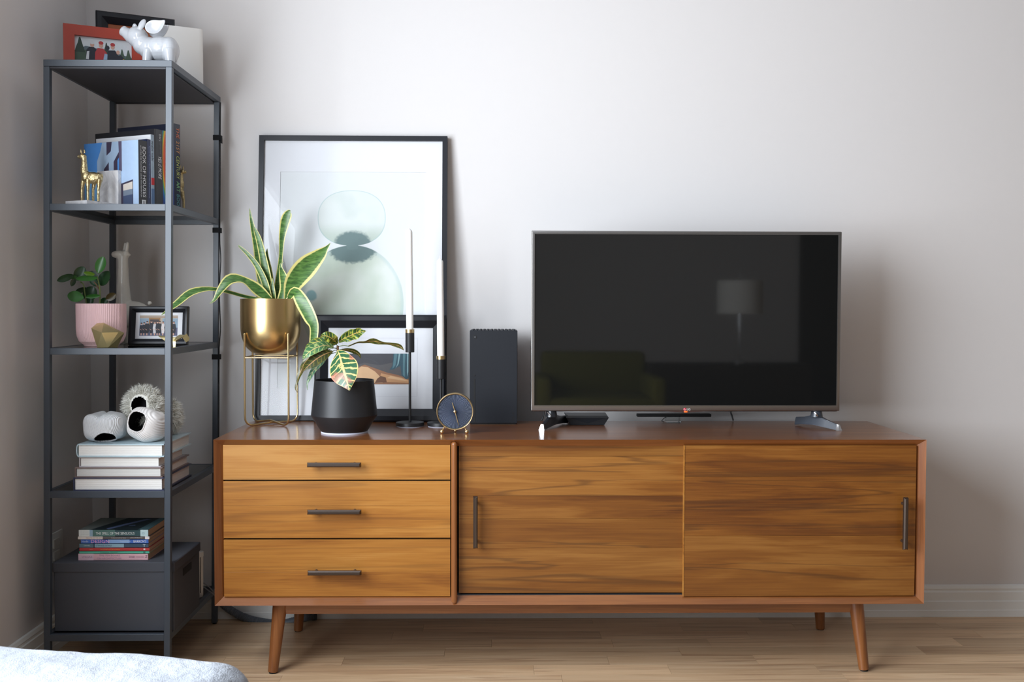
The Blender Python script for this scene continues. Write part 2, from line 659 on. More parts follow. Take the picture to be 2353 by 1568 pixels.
def snake_leaf():
    m, t, b = newmat('variegated_leaf')
    uv = t.add('ShaderNodeUVMap')
    sp = t.add('ShaderNodeSeparateXYZ')
    t.link(uv.outputs[0], sp.inputs[0])
    tc = t.add('ShaderNodeTexCoord')
    e = t.math('ABSOLUTE', t.math('SUBTRACT', t.math('MULTIPLY', sp.outputs[0], 2.0), 1.0))
    n = t.add('ShaderNodeTexNoise', i_Scale=1.0, i_Detail=3.0, i_Distortion=0.4)
    mp = t.add('ShaderNodeMapping')
    mp.inputs['Scale'].default_value = (45, 45, 190)
    t.link(tc.outputs['Object'], mp.inputs[0])
    t.link(mp.outputs[0], n.inputs['Vector'])
    green = t.ramp(n.outputs['Fac'], [(0.34, rgb(54, 88, 44)), (0.52, rgb(78, 118, 56)), (0.70, rgb(104, 142, 74))])
    wob = t.math('ADD', e, t.math('MULTIPLY', t.math('SUBTRACT', n.outputs['Fac'], 0.5), 0.12))
    col = t.mix(t.smooth(wob, 0.70, 0.80), green, rgb(226, 216, 138))
    t.link(col, b.inputs['Base Color'])
    b.inputs['Roughness'].default_value = 0.33
    b.inputs['Transmission Weight'].default_value = 0.0
    return m


def croton_leaf(name, dark, vein, blush, amount):
    m, t, b = newmat(name)
    uv = t.add('ShaderNodeUVMap')
    sp = t.add('ShaderNodeSeparateXYZ')
    t.link(uv.outputs[0], sp.inputs[0])
    tc = t.add('ShaderNodeTexCoord')
    e = t.math('ABSOLUTE', t.math('SUBTRACT', t.math('MULTIPLY', sp.outputs[0], 2.0), 1.0))
    n = t.add('ShaderNodeTexNoise', i_Scale=55.0, i_Detail=4.0)
    t.link(tc.outputs['Object'], n.inputs['Vector'])
    nb = t.add('ShaderNodeTexNoise', i_Scale=24.0, i_Detail=2.0)
    t.link(tc.outputs['Object'], nb.inputs['Vector'])
    # side veins run outward and toward the tip
    ph = t.math('SUBTRACT', t.math('MULTIPLY', sp.outputs[1], 9.0), t.math('MULTIPLY', e, 0.9))
    ph = t.math('ADD', ph, t.math('MULTIPLY', n.outputs['Fac'], 0.9))
    fr = t.math('ABSOLUTE', t.math('SUBTRACT', t.math('FRACT', ph), 0.5))
    side = t.smooth(fr, 0.17, 0.05)
    mid = t.smooth(e, 0.10, 0.05)
    spots = t.smooth(n.outputs['Fac'], 0.60, 0.68)
    v = t.math('MAXIMUM', t.math('MAXIMUM', side, spots), t.smooth(e, 0.92, 0.98))
    v = t.math('MULTIPLY', v, amount)
    red = t.smooth(nb.outputs['Fac'], 0.56, 0.66)
    vc = t.mix(red, vein, blush)
    col = t.mix(v, dark, vc)
    col = t.mix(t.math('MULTIPLY', red, 0.35 * amount), col, blush)
    col = t.mix(mid, col, t.mix(0.5, vein, rgb(216, 150, 120)))
    t.link(col, b.inputs['Base Color'])
    b.inputs['Roughness'].default_value = 0.3
    return m


M['snake_leaf'] = snake_leaf()
M['croton_green'] = croton_leaf('croton_green', rgb(52, 84, 44), rgb(180, 184, 70), rgb(190, 176, 80), 0.8)
M['croton_pink'] = croton_leaf('croton_pink', rgb(48, 92, 62), rgb(232, 206, 130), rgb(226, 130, 110), 0.95)
M['croton_dark'] = croton_leaf('croton_dark', rgb(50, 56, 22), rgb(126, 118, 40), rgb(120, 84, 40), 0.5)
M['croton_pale'] = croton_leaf('croton_pale', rgb(74, 112, 92), rgb(176, 200, 140), rgb(170, 140, 110), 0.7)
M['croton_pale2'] = croton_leaf('croton_fresh', rgb(70, 116, 76), rgb(190, 206, 130), rgb(170, 190, 110), 0.75)
M['jade_leaf'] = pmat('jade_leaf', rgb(50, 104, 40), 0.3, coat=0.08, var=0.3, bscale=30)
M['jade_dark'] = pmat('jade_leaf_dark', rgb(32, 68, 34), 0.33, coat=0.08, var=0.3, bscale=30)
M['jade_brown'] = pmat('jade_leaf_brown', rgb(74, 62, 34), 0.3, var=0.3, bscale=30)
M['jade_new'] = pmat('jade_leaf_new', rgb(104, 140, 40), 0.3, var=0.2, bscale=30)


def knit(name, col, sc, axis_scale, rot=(0, 0, 0.3)):
    m, t, b = newmat(name)
    tc = t.add('ShaderNodeTexCoord')
    wv = t.add('ShaderNodeTexWave', i_Scale=sc, i_Distortion=0.0)
    mp = t.add('ShaderNodeMapping')
    mp.inputs['Scale'].default_value = axis_scale
    mp.inputs['Rotation'].default_value = rot
    t.link(tc.outputs['Object'], mp.inputs[0])
    t.link(mp.outputs[0], wv.inputs['Vector'])
    bp = t.add('ShaderNodeBump', i_Strength=0.8, i_Distance=0.002)
    t.link(wv.outputs['Fac'], bp.inputs['Height'])
    t.link(bp.outputs[0], b.inputs['Normal'])
    b.inputs['Base Color'].default_value = col
    b.inputs['Roughness'].default_value = 0.9
    return m


M['knit'] = knit('ribbed_knit', rgb(236, 231, 228), 58, (1, 1, 1), (0.0, 0.75, 0.25))
M['knit_fine'] = knit('fine_knit', rgb(228, 229, 231), 110, (1, 1, 1), (0.0, 0.15, 0.2))


def boucle():
    m, t, b = newmat('white_boucle')
    tc = t.add('ShaderNodeTexCoord')
    n = t.add('ShaderNodeTexNoise', i_Scale=11.0, i_Detail=4.0)
    n2 = t.add('ShaderNodeTexNoise', i_Scale=420.0, i_Detail=2.0)
    for q in (n, n2):
        t.link(tc.outputs['Object'], q.inputs['Vector'])
    h = t.math('ADD', t.math('MULTIPLY', n.outputs['Fac'], 7.0), t.math('MULTIPLY', n2.outputs['Fac'], 0.6))
    bp = t.add('ShaderNodeBump', i_Strength=0.5, i_Distance=0.01)
    t.link(h, bp.inputs['Height'])
    t.link(bp.outputs[0], b.inputs['Normal'])
    t.link(t.mix(n.outputs['Fac'], rgb(132, 136, 143), rgb(166, 170, 177)), b.inputs['Base Color'])
    b.inputs['Roughness'].default_value = 0.95
    return m


M['boucle'] = boucle()


def watercolour(cx_, cz_, s):
    """the soft two-stone watercolour: washes placed in the print's own plane (object X, Z)"""
    m, t, b = newmat('watercolour_print')
    tc = t.add('ShaderNodeTexCoord')
    sp = t.add('ShaderNodeSeparateXYZ')
    t.link(tc.outputs['Object'], sp.inputs[0])
    n = t.add('ShaderNodeTexNoise', i_Scale=80.0, i_Detail=6.0, i_Roughness=0.6)
    n2 = t.add('ShaderNodeTexNoise', i_Scale=5.0, i_Detail=3.0)
    for q in (n, n2):
        t.link(tc.outputs['Object'], q.inputs['Vector'])
    wob = t.math('MULTIPLY', t.math('SUBTRACT', n2.outputs['Fac'], 0.5), 0.012)
    wobf = t.math('MULTIPLY', t.math('SUBTRACT', n.outputs['Fac'], 0.5), 0.12)

    def sd(x, z, rx, rz, p=2.0, extra=None):
        dx = t.math('ABSOLUTE', t.math('DIVIDE', t.math('SUBTRACT', sp.outputs[0], x), rx))
        dz = t.math('ABSOLUTE', t.math('DIVIDE', t.math('SUBTRACT', sp.outputs[2], z), rz))
        q = t.math('ADD', t.math('POWER', dx, p), t.math('POWER', dz, p))
        q = t.math('POWER', q, 1.0 / p)
        return t.math('ADD', q, t.math('MULTIPLY', extra if extra is not None else wob, 3.0))
    return m, t, b, n, n2, sp, sd, wob, wobf


# ================================================================== setting
RX1, RY1, RH = 7.5, -8.2, 2.7


def wallbox(name, x0, x1, y0, y1, z0, z1, mat):
    return struct(MB().span(x0, x1, y0, y1, z0, z1).build(name, mat, None, smooth=0))


fl = MB().span(LW, RX1, RY1, 0, -0.10, -0.012).build('floor', M['floor_wood'], None, smooth=0)
struct(fl)
rows = 24
bw = 0.0777
for i in range(rows):
    y1 = -0.001 - i * bw
    x = LW - random.random() * 0.5
    while x < 2.5:
        L = random.uniform(0.28, 0.95)
        a, b_ = max(x, LW), min(x + L, 2.5)
        if b_ - a > 0.02:
            d = random.uniform(0, 0.0004)
            MB().span(a + 0.0003, b_ - 0.0003, y1 - bw + 0.0006, y1, -0.012, -0.0004 + d).build('board', M['floor_wood'], fl, smooth=0)
        x += L
wallbox('wall_back', LW - 0.1, RX1 + 0.1, 0, 0.1, -0.1, RH, M['wall'])
wallbox('wall_right', RX1, RX1 + 0.1, RY1, 0, -0.1, RH, M['wall'])
wallbox('wall_front', LW - 0.1, RX1 + 0.1, RY1 - 0.1, RY1, -0.1, RH, M['wall'])
wallbox('ceiling', LW - 0.1, RX1 + 0.1, RY1 - 0.1, 0.1, RH, RH + 0.1, M['ceiling'])
wl = MB()
wl.span(LW - 0.1, LW, WY1, 0, -0.1, RH).span(LW - 0.1, LW, RY1, WY0, -0.1, RH)
wl.span(LW - 0.1, LW, WY0, WY1, -0.1, WZ0).span(LW - 0.1, LW, WY0, WY1, WZ1, RH)
struct(wl.build('wall_left', M['wall'], None, smooth=0))
wf = MB()
for a, b_, c, d in ((WY0 - 0.06, WY1 + 0.06, WZ1, WZ1 + 0.07), (WY0 - 0.06, WY1 + 0.06, WZ0 - 0.07, WZ0),
                    (WY0 - 0.07, WY0, WZ0, WZ1), (WY1, WY1 + 0.07, WZ0, WZ1)):
    wf.span(LW, LW + 0.014, a, b_, c, d)
win = struct(wf.build('window_1', M['trim'], None))
MB().span(LW, LW + 0.06, WY0 - 0.08, WY1 + 0.08, WZ0 - 0.03, WZ0 - 0.001).build('window_sill', M['trim'], win)


def baseboard(name, p0, p1, nrm):
    """stepped profile swept along the wall"""
    prof = [(0, 0), (0.016, 0), (0.016, 0.022), (0.0145, 0.024), (0.0145, 0.0525), (0.012, 0.055), (0.012, 0.084),
            (0.009, 0.087), (0.0085, 0.092), (0.010, 0.096), (0.006, 0.106), (0, 0.108)]
    p0, p1, nrm = Vector(p0), Vector(p1), Vector(nrm)
    return struct(MB().prism([p0 + nrm * a + Vector((0, 0, h)) for a, h in prof], p1 - p0).build(name, M['trim'], None, smooth=0))


baseboard('baseboard_back', (LW, 0, 0), (RX1, 0, 0), (0, -1, 0))
baseboard('baseboard_left', (LW, 0, 0), (LW, RY1, 0), (1, 0, 0))

# ================================================================== media console
CX0, CX1, CZ0, CZ1, CY0, CY1 = -0.7905, 1.2297, 0.2144, 0.6863, -0.582, -0.1175
mc = thing('media_console', 'long low walnut-stained media console with drawers and sliding doors on angled legs', 'media console', (0.22, -0.35, 0))
TH, BV = 0.021, 0.024


def frame_side(a, b, inward):
    """mitred case panel: outer edge runs a-b, inward is the unit vector to the inside; the front edge is bevelled back"""
    a, b, i = Vector(a), Vector(b), Vector(inward)
    t = (b - a).normalized()
    m_ = MB()
    v = {}
    for key, pt, s in (('a', a, 1), ('b', b, -1)):
        for nm, y, k in (('of', CY0, 0), ('if', CY0 + BV, 1), ('ib', CY1, 1), ('ob', CY1, 0)):
            p = pt + (i + t * s) * (TH * k)
            v[key + nm] = m_.b.verts.new((p.x, y, p.z))
    q = ('of', 'if', 'ib', 'ob')
    for k in range(4):
        n1, n2 = q[k], q[(k + 1) % 4]
        m_.b.faces.new((v['a' + n1], v['b' + n1], v['b' + n2], v['a' + n2]))
    m_.b.faces.new([v['a' + k] for k in q])
    m_.b.faces.new([v['b' + k] for k in q][::-1])
    return m_


frame_side((CX0, 0, CZ1), (CX1, 0, CZ1), (0, 0, -1)).build('top_panel', M['body_wood'], mc, smooth=0)
frame_side((CX0, 0, CZ0), (CX1, 0, CZ0), (0, 0, 1)).build('bottom_panel', M['body_wood'], mc, smooth=0)
frame_side((CX0, 0, CZ0), (CX0, 0, CZ1), (1, 0, 0)).build('side_panel', M['body_wood_z'], mc, smooth=0)
frame_side((CX1, 0, CZ0), (CX1, 0, CZ1), (-1, 0, 0)).build('side_panel', M['body_wood_z'], mc, smooth=0)
MB().span(CX0 + TH, CX1 - TH, CY1 - 0.012, CY1 - 0.004, CZ0 + TH, CZ1 - TH).build('back_panel', M['dark_wood'], mc, smooth=0)
# near-black sheet behind the drawers, standing in for the shade in their gaps
MB().span(CX0 + TH, -0.114, -0.548, -0.54, CZ0 + TH, CZ1 - TH).build('gap_shade_sheet', M['rubber'], mc, smooth=0)
MB().span(-0.114, CX1 - TH, CY0 + BV, -0.52, CZ0 + TH - 0.001, CZ0 + TH + 0.003).build('door_track', M['black'], mc, smooth=0)


def bar_handle(c, L, vertical, parent, yface):
    m_ = MB()
    w2 = 0.0063
    d = Vector((0, 0, 1)) if vertical else Vector((1, 0, 0))
    s = Vector((1, 0, 0)) if vertical else Vector((0, 0, 1))
    c = Vector((c[0], yface, c[1]))
    yb, yf = -0.020, -0.031
    rings = []
    for k, (l, hw, fr) in enumerate(((-L / 2, w2, 0), (L / 2, w2, 0))):
        rings.append([c + d * l + s * a + Vector((0, y, 0)) for a, y in ((-hw, yb), (-hw, yf + 0.003), (-hw * 0.45, yf), (hw * 0.45, yf), (hw, yf + 0.003), (hw, yb))])
    sh = 0.0045
    for q, sg in ((0, 1), (1, -1)):                      # bevelled ends
        for j in (2, 3):
            rings[q][j] = rings[q][j] + d * (sh * sg)
        for j in (1, 4):
            rings[q][j] = rings[q][j] + d * (0.001 * sg)
    A = [m_.b.verts.new(p) for p in rings[0]]
    B = [m_.b.verts.new(p) for p in rings[1]]
    for k in range(6):
        m_.b.faces.new((A[k], A[(k + 1) % 6], B[(k + 1) % 6], B[k]))
    m_.b.faces.new(A)
    m_.b.faces.new(B[::-1])
    for sg in (-1, 1):
        p = c + d * (sg * L * 0.36)
        m_.cyl(p + Vector((0, 0.001, 0)), p + Vector((0, yb - 0.002, 0)), 0.0045, n=12)
    return m_.build('handle', M['bronze'], parent, smooth=25)


def board_front(parent, x0, x1, y, zs, mat):
    """front of glued boards; zs are the joint heights from the top down"""
    for a, b_ in zip(zs[:-1], zs[1:]):
        MB().span(x0, x1, y, y + 0.008, b_ + 0.00012, a - 0.00012, 0.0004, 1).build('board', mat, parent, smooth=0)


for z1, z0, joints in ((0.6692, 0.5700, []), (0.5658, 0.4033, [0.496]), (0.3985, 0.2350, [0.305])):
    dr = MB().span(-0.7685, -0.1255, -0.557, -0.546, z0 + 0.001, z1 - 0.001).build('drawer', M['drawer_wood'], mc, smooth=0)
    board_front(dr, -0.7685, -0.1255, -0.565, [z1] + joints + [z0], M['drawer_wood'])
    bar_handle((-0.4515, {0.6692: 0.6162, 0.5658: 0.4825, 0.3985: 0.3095}[z1]), 0.152, False, dr, -0.565)
ld = MB().span(-0.1015, 0.56, -0.549, -0.540, 0.2415, 0.6655).build('door', M['door_wood'], mc, smooth=0)
board_front(ld, -0.1015, 0.56, -0.556, [0.6660, 0.635, 0.5215, 0.4555, 0.371, 0.2410], M['door_wood'])
bar_handle((-0.0535, 0.4505), 0.150, True, ld, -0.556)
rd = MB().span(0.5425, 1.2075, -0.561, -0.5515, 0.2345, 0.6675).build('door', M['door_wood'], mc, smooth=0)
board_front(rd, 0.5425, 1.2075, -0.568, [0.668, 0.578, 0.408, 0.2340], M['door_wood'])
MB().span(0.5400, 0.5424, -0.569, -0.5515, 0.2340, 0.668).build('edge_strip', M['drawer_wood'], rd, smooth=0)
bar_handle((1.169, 0.4475), 0.150, True, rd, -0.568)
rod = MB().cyl((-0.114, -0.576, 0.2245), (-0.114, -0.576, 0.6715), 0.0085, n=20, cap=False)
rod.ball((-0.114, -0.576, 0.2245), 0.0085, 20).ball((-0.114, -0.576, 0.6715), 0.0085, 20)
rod.build('divider_rod', M['body_wood_z'], mc)
# under frame
rail = MB().prism([(-0.628, -0.515, CZ0), (-0.628, -0.515, 0.183), (-0.628, -0.509, 0.168), (-0.628, -0.49, 0.168), (-0.628, -0.49, CZ0)], (1.69, 0, 0))
rail.build('front_rail', M['body_wood'], mc, smooth=0)
MB().span(-0.62, 1.06, -0.17, -0.15, 0.168, CZ0).build('back_rail', M['body_wood'], mc, smooth=0)
for sx, top, bot in ((-1, (-0.6205, -0.505, CZ0 + 0.001), (-0.641, -0.521, 0.004)), (1, (1.0595, -0.505, CZ0 + 0.001), (1.082, -0.521, 0.004)),
                     (-1, (-0.622, -0.165, CZ0 + 0.001), (-0.641, -0.142, 0.004)), (1, (1.058, -0.165, CZ0 + 0.001), (1.076, -0.142, 0.004))):
    lg = MB().cyl(bot, top, 0.0145, 0.0215, 28).build('leg', M['body_wood_z'], mc)
    MB().cyl((bot[0], bot[1], 0.0), (bot[0], bot[1], 0.0045), 0.0115, n=20).build('foot_pad', M['rubber'], lg)

# ================================================================== shelf tower
SX, SY, SK, SW, SD = -1.284, -0.558, 0.0129, 0.3573, 0.5047      # slightly racked to the right towards the top
SL = [0.125, 0.536, 0.943, 1.349, 1.75]
PW = 0.0172
sh = thing('shelf_tower', 'tall narrow dark steel shelf tower with glass shelves in the room corner', 'shelf', (SX + SW / 2, SY + SD / 2, 0))


def sx(x, z):
    return SX + x + SK * z


def racked(x0, x1, y0, y1, z0, z1):
    m_ = MB()
    P = [(sx(x, z), SY + y, z) for z in (z0, z1) for x, y in ((x0, y0), (x1, y0), (x1, y1), (x0, y1))]
    v = [m_.b.verts.new(p) for p in P]
    for q in ((0, 3, 2, 1), (4, 5, 6, 7), (0, 1, 5, 4), (1, 2, 6, 5), (2, 3, 7, 6), (3, 0, 4, 7)):
        m_.b.faces.new([v[k] for k in q])
    es = list(m_.b.edges)
    bmesh.ops.bevel(m_.b, geom=es, offset=0.0008, segments=1, affect='EDGES')
    return m_


PD = 0.0172
for x in (0, SW - PW):
    for y in (0, SD - PD):
        po = racked(x, x + PW, y, y + PD, 0.004, SL[4] - 0.019).build('post', M['steel'], sh, smooth=0)
        MB().cyl((sx(x + PW / 2, 0), SY + y + PD / 2, 0), (sx(x + PW / 2, 0), SY + y + PD / 2, 0.006), 0.007, n=12).build('foot', M['rubber'], po)
BH = 0.019
for i, z in enumerate(SL):
    if i == 4:
        racked(0, SW, 0, SD, z - BH + 0.0005, z).build('top_panel', M['steel'], sh, smooth=0)
        racked(PW, SW - PW, PD, SD - PD, z - BH - 0.004, z - BH).build('top_underside', M['panel'], sh, smooth=0)
        for y in (0.002, SD - 0.012):
            racked(PW, SW - PW, y, y + 0.01, z - BH - 0.006, z - BH).build('rail', M['panel'], sh, smooth=0)
        continue
    for y in (0.0005, SD - 0.0155):
        racked(PW, SW - PW, y, y + 0.015, z - BH, z).build('rail', M['steel'], sh, smooth=0)
    for x in (0.0005, SW - 0.0155):
        racked(x, x + 0.015, PD, SD - PD, z - BH, z).build('rail', M['steel'], sh, smooth=0)
    if i == 0:
        racked(0.0155, SW - 0.0155, 0.0155, SD - 0.0155, z - 0.012, z - 0.004).build('bottom_panel', M['panel'], sh, smooth=0)
    else:
        racked(0.0155, SW - 0.0155, 0.0155, SD - 0.0155, z - 0.005, z - 0.0005).build('glass_shelf', M['shelf_glass'], sh, smooth=0)
# straps and cord on the rear right post
for k, (py, lab) in enumerate(((318, 'black strap tying a cord to the rear shelf post beside the upright books'),
                               (530, 'black strap around the rear shelf post just below the second glass shelf'),
                               (820, 'black strap around the rear shelf post below the shelf with the pink pot'))):
    z = at(497, py, -0.055).z
    x0, y0 = sx(SW - PW, z), SY + SD - PD
    s_ = MB()
    e = 0.0022
    hh = 0.0085
    s_.span(x0 - e, x0 + PW + e + 0.002, y0 - e, y0 - 0.0002, z - hh, z + hh, 0.0006, 1)
    s_.span(x0 - e, x0 + PW + e + 0.002, y0 + PD + 0.0002, y0 + PD + e, z - hh, z + hh, 0.0006, 1)
    s_.span(x0 - e, x0 - 0.0002, y0 - e, y0 + PD + e, z - hh, z + hh, 0.0006, 1)
    s_.span(x0 + PW + 0.0042, x0 + PW + 0.0062, y0 - e, y0 + PD + e, z - hh, z + hh, 0.0006, 1)
    if k == 0:
        s_.box((x0 + PW + 0.009, y0 - 0.002, z - 0.010), (0.002, 0.016, 0.018), 0.0005, 1)
    tag(s_.build('cable_strap', M['strap'], None, origin=(x0, y0, z)), lab, 'strap', 'straps on the shelf post')
cpts = []
for k, py in enumerate(range(236, 1300, 40)):
    z = at(497, py, -0.055).z
    cpts.append((sx(SW, z) + 0.0018 + (0.004 if 560 < py < 780 else 0.0004) * (0.5 + 0.5 * math.sin(py * 0.035)), SY + SD - 0.008, z))
tag(MB().tube(spline(cpts, 90), 0.0017, 8).build('power_cord', M['cable'], None), 'thin dark cord running down the rear right shelf post', 'cord')

# wall outlet behind the shelf, on the left wall
po = atx(122, 1262, LW)
ol = thing('wall_outlet', 'pale outlet plate on the left wall behind the shelf tower, above the storage box', 'outlet', (LW, po.y, po.z))
MB().span(LW, LW + 0.006, po.y - 0.04, po.y + 0.06, po.z - 0.055, po.z + 0.05, 0.002, 2).build('plate', M['trim'], ol)
for dz in (-0.022, 0.016):
    MB().span(LW + 0.006, LW + 0.009, po.y - 0.012, po.y + 0.028, po.z + dz - 0.013, po.z + dz + 0.015, 0.001, 1).build('socket', M['white_plastic'], ol)

# ================================================================== television
TY = -0.335
tl, br = at(1221, 530, TY), at(1932.5, 948, TY)
TX0, TX1, TZ1, TZ0 = tl.x, at(1935, 533, TY).x, tl.z, br.z
tv = thing('television', 'flat screen television with grey metal bezel standing on the wooden console', 'television', ((TX0 + TX1) / 2, TY + 0.02, CZ1))
bt, bs, bb = 0.0105, 0.0105, 0.0172


def ring_frame(x0, x1, z0, z1, y0, y1, ws, bev=0.0):
    l, r, b_, t = ws
    m_ = MB()
    o = [(x0, z0), (x1, z0), (x1, z1), (x0, z1)]
    i = [(x0 + l, z0 + b_), (x1 - r, z0 + b_), (x1 - r, z1 - t), (x0 + l, z1 - t)]
    V = {}
    for nm, pts in (('o', o), ('i', i)):
        for k, (x, z) in enumerate(pts):
            for yk, y in ((0, y0), (1, y1)):
                V[nm, k, yk] = m_.b.verts.new((x, y, z))
    for k in range(4):
        j = (k + 1) % 4
        m_.b.faces.new((V['o', k, 0], V['o', j, 0], V['i', j, 0], V['i', k, 0]))
        m_.b.faces.new((V['o', k, 1], V['i', k, 1], V['i', j, 1], V['o', j, 1]))
        m_.b.faces.new((V['o', k, 0], V['o', k, 1], V['o', j, 1], V['o', j, 0]))
        m_.b.faces.new((V['i', k, 0], V['i', j, 0], V['i', j, 1], V['i', k, 1]))
    if bev:
        es = [e for e in m_.b.edges if all(v in [V['o', k, y] for k in range(4) for y in (0,)] for v in e.verts)]
        es += [e for e in m_.b.edges if {e.verts[0], e.verts[1]} in [{V['o', k, 0], V['o', k, 1]} for k in range(4)]]
        bmesh.ops.bevel(m_.b, geom=es, offset=bev, segments=3, affect='EDGES', profile=0.5)
    return m_


ring_frame(TX0, TX1, TZ0 + 0.004, TZ1, TY, TY + 0.012, (bs, bs, bb, bt), 0.003).build('bezel', M['bezel'], tv, smooth=30)
MB().span(TX0 + bs - 0.001, TX1 - bs + 0.001, TY + 0.002, TY + 0.008, TZ0 + bb, TZ1 - bt + 0.001).build('screen', M['screen'], tv, smooth=0)
# back shell
MB().span(TX0 + 0.001, TX1 - 0.001, TY + 0.0121, TY + 0.034, TZ0 + 0.001, TZ1 - 0.001, 0.004, 2).build('back_shell', M['foot_dark'], tv)
MB().span(TX0 + 0.12, TX1 - 0.12, TY + 0.034, TY + 0.062, TZ0 + 0.03, TZ0 + 0.36, 0.012, 2).build('back_housing', M['foot_dark'], tv)
chin = MB()
cxm = at(1576, 950, TY).x
npt = []
for k in range(25):
    x = TX0 + 0.012 + (TX1 - TX0 - 0.024) * k / 24
    npt.append((x, TY + 0.003, TZ0 + 0.0045 - 0.006 * math.exp(-((x - cxm) / 0.05) ** 2)))
top = [(x, TY + 0.003, TZ0 + 0.006) for x, _, _ in npt]
chin.prism(npt + top[::-1], (0, 0.02, 0))
chin.build('chin', pmat('chin_brown', rgb(70, 52, 48), 0.3), tv, smooth=0)
MB().ball((cxm, TY + 0.0025, TZ0 + 0.0012), (0.006, 0.0015, 0.0022), 14).build('standby_light', M['led'], tv)
# logo: red roundel with a face-like mark, then the two letters
lx = at(1573.5, 941, TY)
lg_ = MB().lathe([(0.0, 0.0), (0.0046, 0.0), (0.0046, -0.0006), (0.0, -0.0006)], (lx.x, TY - 0.0001, lx.z), 24, 'y').build('logo_roundel', pmat('logo_red', rgb(196, 30, 60), 0.4), tv)
mk = MB()
mk.tube([(lx.x + 0.0033 * math.cos(a), TY - 0.001, lx.z + 0.0033 * math.sin(a)) for a in [PI * 0.5 + 0.2 + k * (2 * PI * 0.74) / 20 for k in range(21)]], 0.00035, 6)
mk.box((lx.x - 0.0001, TY - 0.001, lx.z + 0.0003), (0.0006, 0.0005, 0.0030)).box((lx.x + 0.0007, TY - 0.001, lx.z - 0.0010), (0.0018, 0.0005, 0.0006))
mk.ball((lx.x - 0.0014, TY - 0.001, lx.z + 0.0012), 0.0005, 8)
mk.build('logo_mark', C(240, 220, 224), lg_)
text('logo_letters', 'LG', C(236, 234, 232), tv, at(1582.2, 941, TY), (1, 0, 0), (0, 0, 1), 0.0105, 0.0068, depth=0.0006)


def tv_foot(tip, back, neck_x, mat, tipname):
    """low boomerang foot: neck under the set, one long arm to the front with a chrome toe, one short arm to the back"""
    tip, back = Vector(tip), Vector(back)
    nk = Vector((neck_x, TY + 0.022, 0))
    m_ = MB()

    def sect(p, wdir, hw, z0, z1, tw=0.5):
        return [p + wdir * (-hw) + Vector((0, 0, z0)), p + wdir * hw + Vector((0, 0, z0)), p + wdir * (hw * tw) + Vector((0, 0, z1)), p + wdir * (-hw * tw) + Vector((0, 0, z1))]
    stations = []
    mid = Vector((neck_x, TY + 0.03, 0))
    path = [Vector((tip.x, tip.y, 0)), Vector((tip.x, tip.y, 0)).lerp(mid, 0.5), mid, mid.lerp(Vector((back.x, back.y, 0)), 0.55), Vector((back.x, back.y, 0))]
    zb = [CZ1 + 0.001, CZ1 + 0.006, CZ1 + 0.011, CZ1 + 0.008, CZ1 + 0.0025]
    zt = [CZ1 + 0.017, CZ1 + 0.029, CZ1 + 0.043, CZ1 + 0.031, CZ1 + 0.027]
    hw = [0.0085, 0.012, 0.016, 0.014, 0.011]
    rings = []
    for k, p in enumerate(path):
        t = (path[min(k + 1, 4)] - path[max(k - 1, 0)]).normalized()
        wd = Vector((0, 0, 1)).cross(t)
        rings.append([m_.b.verts.new(q) for q in sect(p, wd, hw[k], zb[k], zt[k])])
    for A, B in zip(rings[:-1], rings[1:]):
        for k in range(4):
            m_.b.faces.new((A[k], A[(k + 1) % 4], B[(k + 1) % 4], B[k]))
    m_.b.faces.new(rings[0])
    m_.b.faces.new(rings[-1][::-1])
    bmesh.ops.bevel(m_.b, geom=list(m_.b.edges), offset=0.0016, segments=2, affect='EDGES')
    m_.cyl((neck_x, TY + 0.024, CZ1 + 0.036), (neck_x, TY + 0.024, TZ0 + 0.006), 0.019, 0.015, 20)
    ft = m_.build('stand_foot', mat, tv, smooth=40)
    d = (path[1] - path[0]).normalized()
    wd = Vector((0, 0, 1)).cross(d)
    p = path[0]
    t2 = MB().hull([p - d * 0.006 + wd * s * 0.009 + Vector((0, 0, CZ1 + 0.0005)) for s in (-1, 1)] + [p + d * 0.004 + wd * s * 0.0045 + Vector((0, 0, CZ1 + 0.0195)) for s in (-1, 1)]
                   + [p + d * 0.004 + wd * s * 0.0095 + Vector((0, 0, CZ1 + 0.0005)) for s in (-1, 1)] + [p - d * 0.001 + wd * s * 0.004 + Vector((0, 0, CZ1 + 0.018)) for s in (-1, 1)])
    t2.build('chrome_toe', M['chrome'], ft, smooth=20)
    MB().tube([Vector((neck_x - 0.012, TY + 0.008, TZ0 - 0.001)), Vector((neck_x - 0.008, TY + 0.003, CZ1 + 0.046)), Vector((neck_x - 0.003, TY + 0.003, CZ1 + 0.040))], 0.0025, 8).build('chrome_trim', M['chrome'], ft)
    return ft


p1, p2 = atz(1246, 989, CZ1), atz(1302, 974, CZ1)
tv_foot((p1.x, p1.y), (p2.x - 0.004, p2.y), at(1268, 955, TY).x, M['foot_dark'], 'l')
p1, p2 = atz(1927, 990, CZ1), atz(1826, 976, CZ1)
tv_foot((p1.x, p1.y), (p2.x, p2.y - 0.02), at(1882, 955, TY).x, M['foot'], 'r')

